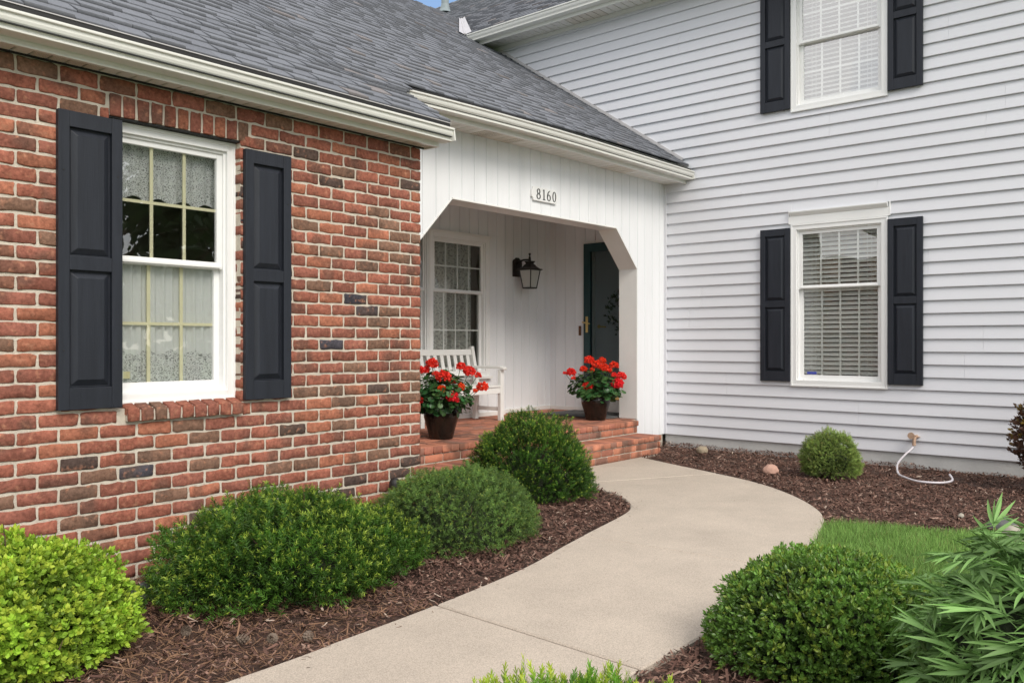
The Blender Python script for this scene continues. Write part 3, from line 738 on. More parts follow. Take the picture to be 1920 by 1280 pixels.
# thickness of the front wall: reveal around the opening, back face
path = [(4.64, -.82), (4.64, .80), (5.02, 1.19), (7.435, 1.19), (7.835, .79), (7.835, -.82)]
for i in range(len(path) - 1):
    (xa, za), (xb, zb) = path[i], path[i + 1]
    b.add([(xa, YP, za), (xb, YP, zb), (xb, YP + TH, zb), (xa, YP + TH, za)], [(0, 1, 2, 3)])
bk = [(3.83, -.82), (4.64, -.82), (4.64, .80), (5.02, 1.19), (7.435, 1.19), (7.835, .79), (7.835, -.82), (8.37, -.82), (8.37, 1.75), (3.83, 1.75)]
b.add([(x, YP + TH, z) for x, z in bk], [tuple(range(len(bk)))])
b.build('opening_reveal', M_board, house, recalc=False)
b = MB()
def trim(path, wdt, th):
    for i in range(len(path) - 1):
        p = Vector((path[i][0], 0, path[i][1])); q = Vector((path[i + 1][0], 0, path[i + 1][1])); d = (q - p).normalized(); n = Vector((-d.z, 0, d.x))
        V = []
        for s_, e in ((p, -1), (q, 1)):
            # mitre
            for off in (0, wdt):
                for yy in (YP - th, YP + TH + .002): V.append((s_.x + n.x * off, yy, s_.z + n.z * off))
        b.add(V, [(0, 1, 5, 4), (2, 6, 7, 3), (0, 4, 6, 2), (1, 3, 7, 5), (0, 2, 3, 1), (4, 5, 7, 6)])
trim([(4.652, -.8), (4.652, .795), (5.025, 1.178), (7.43, 1.178), (7.823, .785), (7.823, -.815)], .012, .004)
b.build('opening_trim', M_white, house)
# interior walls
b = boards('x', YW, 3.83, 7.384, lambda a: -.82, 1.75, 5.0, holes=((5.25, 6.168, -.376, 1.16), (6.18, 7.10, -.376, 1.16), (6.167, 6.181, -.376, 1.16)))
b.build('porch_back_wall', M_board, house, recalc=False)
b = boards('y', XD, YP + .2, YB, lambda a: -.82, 1.75, 6.03, holes=((5.10, 6.075, -.82, 1.205),))
b.build('porch_door_wall', M_board, house, recalc=False)
b = boards('x', YB, 7.384, XD, lambda a: -.82, 1.75, 7.53)
b.add([(7.384, YW, -.82), (7.384, YB, -.82), (7.384, YB, 1.75), (7.384, YW, 1.75)], [(0, 1, 2, 3)])
b.build('lantern_wall', M_board, house, recalc=False)
b = MB(); b.box(3.83, 8.4, YP + TH, YB + .05, 1.748, 1.756); b.box(3.82, 3.83, YP + TH, YW, -.82, 1.75); b.build('porch_ceiling', M_board, house)
b = MB(); b.box(7.386, XD, YB - .014, YB, -.82, -.775); b.box(6.9, 7.386, YW - .014, YW, -.82, -.775); b.box(3.9, 6.9, YW - .014, YW, -.82, -.775); b.box(XD - .014, XD, 6.08, YB - .014, -.82, -.775)
b.box(6.165, 6.19, YW - .03, YW - .0, -.376, 1.157); b.box(5.22, 7.12, YW - .034, YW - .0, 1.158, 1.185); b.box(5.22, 7.13, YW - .05, YW, -.40, -.374)
b.build('porch_trim', M_white, house, bevel=.002)

# ---------------------------------------------------------------- porch floor and steps of brick pavers
def pcol():
    k = random.uniform(.78, 1.18); r = random.random()
    c = (.45, .185, .115) if r < .65 else ((.38, .155, .105) if r < .88 else (.29, .15, .11))
    return tuple(min(1, v * k) for v in c)
def pav(items_top, x0, x1, y0, y1, z, orient):
    """flat bricks on the top of a platform"""
    j = .008; up = (0, 0, 1)
    # header row along the front
    x = x0
    while x < x1 - .02:
        e = min(x + .098, x1); items_top.append((((x + e) / 2, y0 + .098, z), (1, 0, 0), (0, 1, 0), up, e - x - j, .196 - j, .04, pcol())); x += .098
    y = y0 + .2; r = 0
    while y < y1 - .03:
        ye = min(y + .098, y1); x = x0 - (.098 if r % 2 else 0)
        while x < x1:
            a, e = max(x, x0), min(x + .2, x1)
            if e - a > .03: items_top.append((((a + e) / 2, (y + ye) / 2, z), (1, 0, 0), (0, 1, 0), up, e - a - j, ye - y - j, .04, pcol()))
            x += .2
        y += .1; r += 1
def rise(its, x0, x1, y, z, h1=.053, n=1, endcap=True):
    """header band on the nosing, stretcher courses below; also the right-hand end"""
    j = .008; x = x0
    while x < x1 - .02:
        e = min(x + .098, x1); its.append((((x + e) / 2, y, z - h1 / 2), (1, 0, 0), (0, 0, 1), (0, -1, 0), e - x - j * .8, h1 - .002, .03, pcol())); x += .098
    for c in range(n):
        zc = z - h1 - .006 - (c + .5) * .067; x = x0 - (.1 if c % 2 else 0)
        while x < x1 - .015:
            a, e = max(x, x0), min(x + .2, x1 - .012)
            if e - a > .03: its.append((((a + e) / 2, y + .012, zc), (1, 0, 0), (0, 0, 1), (0, -1, 0), e - a - j, .067 - j, .03, pcol()))
            x += .2
pf = empty('porch_floor', (6, 5.5, FZ)); pf.parent = house; pf.matrix_parent_inverse = WM(house).inverted()
FY, SX = 4.855, 7.70
T = []; pav(T, 3.83, SX, FY, YB, FZ, 0)
# strip of floor right of the nosing, inside the porch
x = SX
while x < XD - .02:
    e = min(x + .2, XD); yy = YP + TH
    yy = YP + .02
    while yy < YB - .03:
        T.append((((x + e) / 2, yy + .049, FZ), (1, 0, 0), (0, 1, 0), (0, 0, 1), e - x - .008, .09, .04, pcol())); yy += .1
    x += .2
rise(T, 3.83, SX, FY, FZ, n=1)
for q in range(2): T.append(((SX, FY + .049 + q * .1, FZ - .0265), (0, 1, 0), (0, 0, 1), (1, 0, 0), .09, .051, .03, pcol()))
V, F, C = brick_batch(T, wob=.0010, seed=4); mesh_np('floor_pavers', V, F, M_paver, pf, cols=C, smooth=True)
b = MB(); b.box(3.83, SX - .004, FY + .018, YB, -1.3, FZ - .006); b.box(SX - .004, XD, YP + .01, YB, -1.3, FZ - .006); b.box(XD - .001, XS + .3, 5.05, 6.1, -1.3, -.8); b.build('mortar_bed', M_mortar, pf)
st = empty('step', (6, 4.7, GZ)); st.parent = house; st.matrix_parent_inverse = WM(house).inverted()
T = []; SY, SX2, SZ = 4.575, 7.69, -.95
x = 3.83
while x < SX2 - .02:
    e = min(x + .098, SX2); T.append((((x + e) / 2, SY + .147, SZ), (1, 0, 0), (0, 1, 0), (0, 0, 1), e - x - .008, .29, .04, pcol())); x += .098
rise(T, 3.83, SX2, SY, SZ, n=2)
for c_, (h_, zc) in enumerate(((.051, SZ - .0265), (.059, SZ - .093), (.059, SZ - .160))):
    for q in range(3): T.append(((SX2 - (.012 if c_ else 0), SY + .05 + q * .1, zc), (0, 1, 0), (0, 0, 1), (1, 0, 0), .09, h_, .03, pcol()))
V, F, C = brick_batch(T, wob=.0010, seed=6); mesh_np('step_pavers', V, F, M_paver, st, cols=C, smooth=True)
b = MB(); b.box(3.83, SX2 - .016, SY + .018, FY + .02, -1.3, SZ - .006); b.build('mortar_bed', M_mortar, st)
# ---------------------------------------------------------------- front door behind a storm door
def part_empty(name, loc):
    e = empty(name, loc); e.parent = house; e.matrix_parent_inverse = WM(house).inverted(); return e
dY0, dY1, dZ0, dZ1 = 5.13, 6.035, -.66, 1.178
dr = part_empty('storm_door', (XD, 5.58, -.8))
b = MB(); b.box(XD - .03, XD + .01, dY1 - .095, dY1, dZ0, dZ1); b.box(XD - .03, XD + .01, dY0, dY0 + .095, dZ0, dZ1)
b.box(XD - .03, XD + .01, dY0 + .095, dY1 - .095, dZ1 - .10, dZ1); b.box(XD - .03, XD + .01, dY0 + .095, dY1 - .095, dZ0, dZ0 + .14)
b.build('frame', M_green, dr, bevel=.004)
b = MB(); x = XD - .008; b.add([(x, dY1 - .09, dZ0 + .13), (x, dY0 + .09, dZ0 + .13), (x, dY0 + .09, dZ1 - .09), (x, dY1 - .09, dZ1 - .09)], [(0, 1, 2, 3)]); b.build('glass', M_glass2, dr, recalc=False)
b = MB(); b.box(XD - .036, XD - .030, 5.965, 6.0, .12, .31)
b.bar((XD - .036, 5.983, .235), (XD - .07, 5.983, .235), .018, .018); b.bar((XD - .065, 6.03, .243), (XD - .065, 5.915, .222), .014, .014)
b.tube([(XD - .03, 5.983, .16), (XD - .042, 5.983, .16)], .010, 10)
b.build('handle', M_brass, dr, bevel=.003)
b = MB(); b.box(XD - .035, XD - .028, dY0 + .01, dY1 - .01, dZ0 - .002, dZ0 + .065); b.build('kick_plate', M_brass, dr)
b = MB(); b.box(XD - .03, XD + .12, dY0 - .05, dY1 + .03, -.82, dZ0 - .012); b.box(XD - .012, XD + .004, dY1, dY1 + .028, -.82, dZ1 + .028); b.box(XD - .012, XD + .004, dY0 - .03, dY1, dZ1 + .001, dZ1 + .028)
b.box(XD + .012, XD + .09, dY1 - .125, dY1 - .10, dZ0, dZ1 - .1); b.build('door_casing', M_white, dr)
fd = part_empty('front_door', (XD + .1, 5.58, -.8)); Xf = XD + .09
b = MB(); b.box(Xf, Xf + .04, dY0, dY1 - .1, dZ0, dZ1 - .05)
for y0, y1 in ((dY0 + .12, dY0 + .38), (dY0 + .44, dY0 + .70)):
    for z0, z1 in ((-.56, -.05), (.05, .95)):
        b.box(Xf - .008, Xf, y0, y1, z0, z1); b.box(Xf - .014, Xf - .008, y0 + .03, y1 - .03, z0 + .03, z1 - .03)
b.build('door_panel', M_green, fd, bevel=.003)
b = MB(); b.tube([(Xf, 5.86, .19), (Xf - .05, 5.86, .19)], .022, 12); b.bar((Xf - .05, 5.87, .19), (Xf - .05, 5.76, .185), .018, .018); b.build('lever', M_brass, fd); b = MB(); b.tube([(Xf, 5.86, -.02), (Xf - .03, 5.86, -.02)], .026, 14); b.build('deadbolt', M_brass, fd)
b = MB(); b.box(XD + .11, XD + .14, dY0 - .3, dY1 + .3, -.82, 1.5); b.build('door_backing', M_room, house)
b = MB(); b.box(XD - .016, XD - .004, 6.085, 6.115, .085, .20); b.tube([(XD - .016, 6.10, .16), (XD - .026, 6.10, .16)], .009, 10); b.tube([(XD - .016, 6.10, .12), (XD - .022, 6.10, .12)], .006, 10)
tag(b.build('doorbell', mat('doorbell_bronze', (.16, .07, .035), .4, metallic=.6), None), 'small bronze doorbell on the white boards beside the dark green door', 'doorbell')
# wreath hanging inside
wr = empty('wreath', (XD + .06, 5.50, .36), label='leafy wreath with pale flowers hanging behind the glass of the green front door', cat='wreath')
n = 420; a = RNG.uniform(0, 2 * math.pi, n); r = .19 + RNG.normal(0, .035, n)
pos = np.stack([np.full(n, XD + .055) + RNG.normal(0, .012, n), 5.50 + r * np.cos(a), .36 + r * np.sin(a)], 1)
LEAF = np.array([[0, 0, 0], [.28, .4, .05], [0, 1, 0], [-.28, .4, .05]], float); LEAFF = np.array([[0, 1, 2], [0, 2, 3]])
dirs = np.stack([RNG.normal(-.3, .3, n), np.cos(a + .9) + RNG.normal(0, .4, n), np.sin(a + .9) + RNG.normal(0, .4, n)], 1)
cols = np.array([[.13, .17, .10]]) * RNG.uniform(.5, 1.8, (n, 1)); 
V, F, C = scatter(LEAF, LEAFF, pos, frames(dirs), RNG.uniform(.03, .07, n), cols); mesh_np('foliage', V, F, M_leaf, wr, cols=C)
k = 14; a = RNG.uniform(0, 6.28, k); pos = np.stack([np.full(k, XD + .035), 5.5 + .19 * np.cos(a), .36 + .19 * np.sin(a)], 1)
for p in pos: b = MB(); b.lathe([(.0, -.012), (.016, -.006), (.018, .004), (.0, .012)], p, 8); b.build('flower', M_white, wr)
b = MB(); b.add([(7.60, 5.20, FZ + .004), (8.28, 5.20, FZ + .004), (8.28, 6.12, FZ + .004), (7.60, 6.12, FZ + .004), (7.60, 5.20, FZ + .018), (8.28, 5.20, FZ + .018), (8.28, 6.12, FZ + .018), (7.60, 6.12, FZ + .018)], [(3, 2, 1, 0), (4, 5, 6, 7), (0, 1, 5, 4), (1, 2, 6, 5), (2, 3, 7, 6), (3, 0, 4, 7)])
tag(b.build('door_mat', M_mat, None, bevel=.004), 'flat dark grey door mat on the brick porch floor before the green door', 'door mat')

# ---------------------------------------------------------------- wall lantern
ln = empty('wall_lantern', (7.73, YB, .9), label='black iron lantern with frosted panes on the white porch wall', cat='lantern')
b = MB(); pr = [(7.655, .775), (7.805, .775), (7.805, .955), (7.79, .975), (7.765, .985), (7.75, 1.0), (7.71, 1.0), (7.695, .985), (7.67, .975), (7.655, .955)]
V = [(x, YB - .002, z) for x, z in pr] + [(x, YB - .028, z) for x, z in pr]; nn = len(pr)
b.add(V, [tuple(range(nn)), tuple(range(nn, 2 * nn))[::-1]] + [(i, (i + 1) % nn, nn + (i + 1) % nn, nn + i) for i in range(nn)]); b.build('back_plate', M_iron, ln, bevel=.004)
lx, ly = 7.725, YB - .21
b = MB(); b.tube([(lx, YB - .02, .93), (lx, YB - .06, .955), (lx, YB - .12, .968), (lx, ly, .965)], [.016, .013, .011, .011], 10); b.tube([(lx, YB - .02, .86), (lx, YB - .05, .87), (lx, YB - .075, .91), (lx, YB - .07, .95)], .007, 8)
b.build('arm', M_iron, ln, smooth=True)
b = MB(); b.lathe([(.0, 1.045), (.012, 1.040), (.015, 1.03), (.010, 1.018), (.007, 1.008), (.012, .998), (.014, .985), (.016, .955), (.018, .945)], (lx, ly, 0), 14)
b.lathe([(.018, .948), (.055, .945), (.066, .948), (.060, .936), (.048, .926), (.048, .918), (.062, .908), (.085, .884), (.122, .862), (.150, .856), (.152, .846), (.138, .842), (0, .842)], (lx, ly, 0), 4, sq=True)
b.build('cap', M_iron, ln, bevel=.002)
b = MB(); T4 = [(.122, .845), (.080, .635)]
cor = []
for r, z in T4:
    for k_ in range(4): a = math.pi / 4 + k_ * math.pi / 2; cor.append(Vector((lx + r * math.cos(a), ly + r * math.sin(a), z)))
for k_ in range(4):
    b.bar(cor[k_], cor[4 + k_], .012, .012); b.bar(cor[4 + k_], cor[4 + (k_ + 1) % 4], .012, .014); b.bar(cor[k_], cor[(k_ + 1) % 4], .010, .012)
b.box(lx - .052, lx + .052, ly - .052, ly + .052, .628, .636); b.build('cage', M_iron, ln)
b = MB()
for k_ in range(4):
    c0 = Vector((lx, ly, 0)); P = [cor[k_], cor[(k_ + 1) % 4], cor[4 + (k_ + 1) % 4], cor[4 + k_]]
    b.add([p.lerp(Vector((lx, ly, p.z)), .03) for p in P], [(0, 1, 2, 3)])
b.build('pane', M_frost, ln)

# ---------------------------------------------------------------- house number plaque reading 8160
pq = empty('house_number', (6.225, YP, 1.36), label='white plaque with black house number 8160 above the porch opening', cat='house number')
PX0, PX1, PZ = 6.03, 6.42, 1.362; yy0 = YP - .022
def plaque_prof():
    hw, hh = (PX1 - PX0) / 2, .064; cx = (PX0 + PX1) / 2; P = []
    for sx, sz in ((-1, -1), (1, -1), (1, 1), (-1, 1)):
        q = [(hw, .018), (hw - .004, .034), (hw - .020, .040), (hw - .026, hh)]
        q = [(cx + sx * a, PZ + sz * c) for a, c in q]
        P += q if sx * sz > 0 else q[::-1]
    return P
P = plaque_prof(); nn = len(P); b = MB(); b.add([(x, YP - .002, z) for x, z in P] + [(x, yy0, z) for x, z in P], [tuple(range(nn))[::-1], tuple(range(nn, 2 * nn))] + [(i, (i + 1) % nn, nn + (i + 1) % nn, nn + i) for i in range(nn)])
b.build('plate', M_vinyl, pq, bevel=.003)
yn = yy0 - .004
def stroke(b, pts, ws, closed=False):
    pts = [Vector((p[0], 0, p[1])) for p in pts]; n = len(pts); V = []
    for i, p in enumerate(pts):
        a = pts[(i - 1) % n] if closed or i > 0 else p; c = pts[(i + 1) % n] if closed or i < n - 1 else p
        d = (c - a).normalized(); nr = Vector((-d.z, 0, d.x)) * ws[i] / 2
        for s_ in (-1, 1):
            for y in (yy0 + .001, yn): V.append((p.x + nr.x * s_, y, p.z + nr.z * s_))
    F = []
    m_ = n if closed else n - 1
    for i in range(m_):
        j = (i + 1) % n; A, B_ = i * 4, j * 4
        F += [(A + 1, A + 3, B_ + 3, B_ + 1), (A, A + 1, B_ + 1, B_), (A + 2, B_ + 2, B_ + 3, A + 3)]
    b.add(V, F)
def ell(cx, cz, rx, rz, thick, thin, n=28, a0=0, a1=360):
    cl = abs(a1 - a0 - 360) < 1; pts = []; ws = []
    for i in range(n + (0 if cl else 1)):
        a = rad(a0 + (a1 - a0) * i / n); pts.append((cx + rx * math.cos(a), cz + rz * math.sin(a))); ws.append(thin + (thick - thin) * abs(math.cos(a)) ** 1.3)
    return pts, ws, cl
zb, H_ = PZ - .047, .094
for kch, ch in enumerate('8160'):
    cx = (6.128, 6.205, 6.280, 6.362)[kch] - .002; b = MB()
    if ch == '8':
        p, w_, c = ell(cx, zb + H_ * .745, .0185, H_ * .225, .0105, .006); stroke(b, p, w_, c)
        p, w_, c = ell(cx, zb + H_ * .265, .0235, H_ * .245, .0115, .006); stroke(b, p, w_, c)
    elif ch == '1':
        stroke(b, [(cx + .002, zb), (cx + .002, zb + H_)], [.012, .012]); stroke(b, [(cx - .016, zb + .003), (cx + .020, zb + .003)], [.006, .006]); stroke(b, [(cx - .016, zb + H_ * .90), (cx + .004, zb + H_ * .97)], [.005, .008])
    elif ch == '6':
        p, w_, c = ell(cx, zb + H_ * .30, .0215, H_ * .28, .0105, .005); stroke(b, p, w_, c)
        stroke(b, [(cx - .0215, zb + H_ * .30), (cx - .0200, zb + H_ * .52), (cx - .012, zb + H_ * .75), (cx + .002, zb + H_ * .92), (cx + .016, zb + H_ * 1.0)], [.0105, .0105, .010, .008, .004])
    else:
        p, w_, c = ell(cx, zb + H_ * .5, .0215, H_ * .48, .0105, .005); stroke(b, p, w_, c)
    b.build('digit', M_number, pq)

# ---------------------------------------------------------------- curtains and blinds
def cloth(name, axis, plane, a0, a1, z0, z1, fold, amp, m, nx=120, nz=14, seed=0, gather=.0):
    rnd = np.random.default_rng(seed); u = np.linspace(a0, a1, nx); ph = rnd.uniform(0, 6.28, 5); z = np.linspace(z0, z1, nz)
    U, Z = np.meshgrid(u, z, indexing='ij')
    d = amp * (np.sin(U * 2 * np.pi / fold + ph[0] + 1.2 * np.sin(U * 2 * np.pi / (fold * 3.3) + ph[1])) + .4 * np.sin(U * 2 * np.pi / (fold * .43) + ph[2] + Z * 1.5))
    d *= (.7 + .5 * (z1 - Z) / (z1 - z0)); 
    Pn = (U, plane + d, Z) if axis == 'x' else (plane + d, U, Z); V = np.stack([p.ravel() for p in Pn], 1)
    i, j = np.meshgrid(np.arange(nx - 1), np.arange(nz - 1), indexing='ij'); a = (i * nz + j).ravel()
    F = np.stack([a, a + nz, a + nz + 1, a + 1], 1)
    return mesh_np(name, V, F, m, None, smooth=True)
L1 = lace_mat('lace_cafe', col=(.97, .98, .96), z_lo=-.30, z_hi=-.03, lace_scale=75); L2 = lace_mat('lace_valance', col=(.93, .94, .94), z_lo=.70, z_hi=1.2, lace_scale=75, base_op=.85)
tag(cloth('cafe_curtain', 'x', D + .150, 1.84, 2.50, -.23, .40, .055, .010, L1, seed=1), 'white half-height curtain with lace hem in the lower sash of the brick wall window', 'curtain')
tag(cloth('lace_valance', 'x', D + .150, 1.84, 2.50, .68, 1.04, .09, .006, L2, seed=2), 'white scalloped lace valance across the top of the brick wall window', 'valance')
L3 = lace_mat('lace_panel', col=(.70, .70, .64), base_op=.5, lace_scale=22)
tag(cloth('lace_curtain', 'x', YW + .20, 6.2, 7.06, -.36, 1.12, .13, .022, L3, seed=3), 'full-length lace curtain in the porch window behind the bench', 'curtain', 'lace curtains on the porch')
tag(cloth('lace_curtain', 'x', YW + .20, 5.28, 6.14, -.36, 1.12, .13, .022, L3, seed=4), 'full-length lace curtain in the porch window half hidden by the brick corner', 'curtain', 'lace curtains on the porch')
def blinds(z0, z1, label, tilt, group='slatted window blinds'):
    e = empty('window_blind', (XS + .115, 3.03, z1), label=label, cat='blind', group='slatted window blinds')
    b = MB(); z = z1 - .05; y0, y1 = 2.60, 3.46; w_ = .027; px = XS + .115
    while z > z0:
        dx, dz = w_ * math.cos(tilt), w_ * math.sin(tilt); sag_ = 0
        b.add([(px - dx, y0, z - dz), (px - dx, y1, z - dz), (px, y1, z + .003), (px, y0, z + .003), (px + dx, y1, z + dz), (px + dx, y0, z + dz)], [(0, 1, 2, 3), (3, 2, 4, 5)]); z -= .0455
    b.build('slats', M_blind, e, smooth=False)
    b = MB()
    for y in (2.74, 2.78, 3.28, 3.32): b.tube([(px - .028, y, z0), (px - .028, y, z1)], .0016, 5)
    b.build('cord', M_blind, e); b = MB(); b.box(px - .03, px + .03, y0, y1, z1 - .02, z1 + .05); b.build('head_rail', M_blind, e)
blinds(-.42, 1.12, 'open slatted blind in the ground floor window of the pale siding wall', rad(42)); blinds(2.33, 3.60, 'closed pale slatted blind in the upstairs window', rad(38))
# tied-back drapes behind the lower blind
def drape(y_edge, y_mid, flip, label):
    nz, ny = 30, 40; V = []; zs = np.linspace(1.15, -.4, nz)
    for i, z in enumerate(zs):
        t_ = (1.15 - z) / 1.55; wd = (1 - .62 * min(t_ / .65, 1)) if t_ < .65 else .38 + .15 * (t_ - .65) / .35
        for j in range(ny):
            u = j / (ny - 1); V.append((XS + .34 + .014 * math.sin(u * 40 + .6 * t_), y_edge + (y_mid - y_edge) * u * wd, z))
    a = np.arange((nz - 1) * ny).reshape(nz - 1, ny)[:, :-1].ravel(); F = np.stack([a, a + 1, a + ny + 1, a + ny], 1)
    tag(mesh_np('drape', V, F, M_drape, None, smooth=True), label, 'drape', 'drapes behind the lower blind')
drape(3.46, 3.02, 0, 'tan tied-back drape behind the lower blind, on its left side'); drape(2.56, 2.95, 1, 'tan tied-back drape behind the lower blind, on its right side')

# ---------------------------------------------------------------- bench
bn = empty('garden_bench', (6.2, 6.18, FZ), label='white slatted wooden bench on the porch under the window', cat='bench')
BX0, BX1 = 5.62, 6.815; yF, yK = 5.985, 6.33
def part(b, name, parent, m=M_white, bevel=.003): return b.build(name, m, parent, bevel=bevel)
for x in (BX0, BX1 - .05):
    b = MB(); b.box(x, x + .05, yF - .022, yF + .022, FZ, -.285); part(b, 'leg', bn)
    b = MB(); b.bar((x + .025, yK + .022, FZ), (x + .025, yK, -.44), .05, .045, up=(1, 0, 0)); b.bar((x + .025, yK, -.45), (x + .025, yK + .085, -.045), .05, .042, up=(1, 0, 0)); part(b, 'leg', bn)
    b = MB(); b.bar((x + .025, yK + .05, -.262), (x + .025, yF - .02, -.262), .062, .026, up=(0, 0, 1)); b.bar((x + .025, yF - .02, -.262), (x + .025, yF - .065, -.278), .062, .026); part(b, 'armrest', bn, bevel=.006)
    b = MB(); b.box(x + .012, x + .038, yF + .02, yK, -.53, -.47); b.box(x + .012, x + .038, yF + .02, yK, -.72, -.68); part(b, 'side_rail', bn)
b = MB(); b.box(BX0 + .05, BX1 - .05, yF - .014, yF + .014, -.535, -.47); b.box(BX0 + .05, BX1 - .05, yK - .01, yK + .02, -.535, -.47); part(b, 'seat_rail', bn)
b = MB()
for i in range(6): y = yF - .025 + i * .062; b.box(BX0 + (.052 if i in (0, 5) else 0.002), BX1 - (.052 if i in (0, 5) else 0.002), y, y + .05, -.468, -.448)
part(b, 'seat', bn)
bk = empty('backrest', (6.2, yK, -.44)); bk.parent = bn; bk.matrix_parent_inverse = WM(bn).inverted()
def by(z): return yK + .085 * (z + .45) / .405
b = MB(); b.bar((BX0 + .05, by(-.105), -.105), (BX1 - .05, by(-.105), -.105), .026, .062, up=(0, .2, .98)); part(b, 'top_rail', bk)
b = MB(); b.bar((BX0 + .05, by(-.33), -.33), (BX1 - .05, by(-.33), -.33), .026, .05, up=(0, .2, .98)); part(b, 'lower_rail', bk)
x = BX0 + .11
while x < BX1 - .09:
    b = MB(); b.bar((x, by(-.32), -.32), (x, by(-.13), -.13), .046, .012, up=(0, -1, .2)); part(b, 'back_slat', bk, bevel=.001); x += .098

# ---------------------------------------------------------------- planters with geraniums
fwdv = np.array([math.cos(YAW), math.sin(YAW), 0]); rgtv = np.array([math.sin(YAW), -math.cos(YAW), 0])
def dome_pts(n, c, rx, ry, rz, lo=.62, hi=1.05, zmin=-1, lump=.1, ls=2.2, seed=0, ax=None, up_bias=.0, bottom=.0):
    """points and outward normals in a lumpy half ellipsoid; ax = heading of the long axis"""
    d = RNG.normal(size=(n * 2, 3)); d /= np.linalg.norm(d, axis=1, keepdims=True); d = d[d[:, 2] > zmin][:n]
    r = RNG.uniform(lo ** 3, hi ** 3, len(d)) ** (1 / 3); r *= 1 + lump * vnoise(d * 1.0 + seed * 7, ls, seed) + .055 * vnoise(d * 1.0 + seed * 3, ls * 2.8, seed + 8) + .02 * np.abs(RNG.normal(0, 1, len(d)))
    P = d * r[:, None] * np.array([rx, ry, rz]); N = d / np.array([rx, ry, rz]); N /= np.linalg.norm(N, axis=1, keepdims=True)
    if ax is not None:
        ca, sa = math.cos(ax), math.sin(ax); R_ = np.array([[ca, -sa, 0], [sa, ca, 0], [0, 0, 1]]); P = P @ R_.T; N = N @ R_.T
    return P + np.array(c), N, r
GER = []
for k_ in range(14): a = 2 * math.pi * k_ / 14; r = .5 * (1 + .07 * (-1) ** k_); GER.append((r * math.cos(a), .5 + r * math.sin(a), .10 * (r * r * 4) * 1.0 + .03 * math.cos(3 * a)))
GERV = np.array([(0, .45, -.02)] + GER); GERF = np.array([(0, 1 + i, 1 + (i + 1) % 14) for i in range(14) if i != 10])
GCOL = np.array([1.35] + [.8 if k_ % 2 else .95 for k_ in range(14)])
PET = np.array([(0, 0, 0), (.42, .45, .1), (.3, .9, .0), (-.3, .9, .02), (-.42, .45, .1)], float); PETF = np.array([(0, 1, 2), (0, 2, 3), (0, 3, 4)])
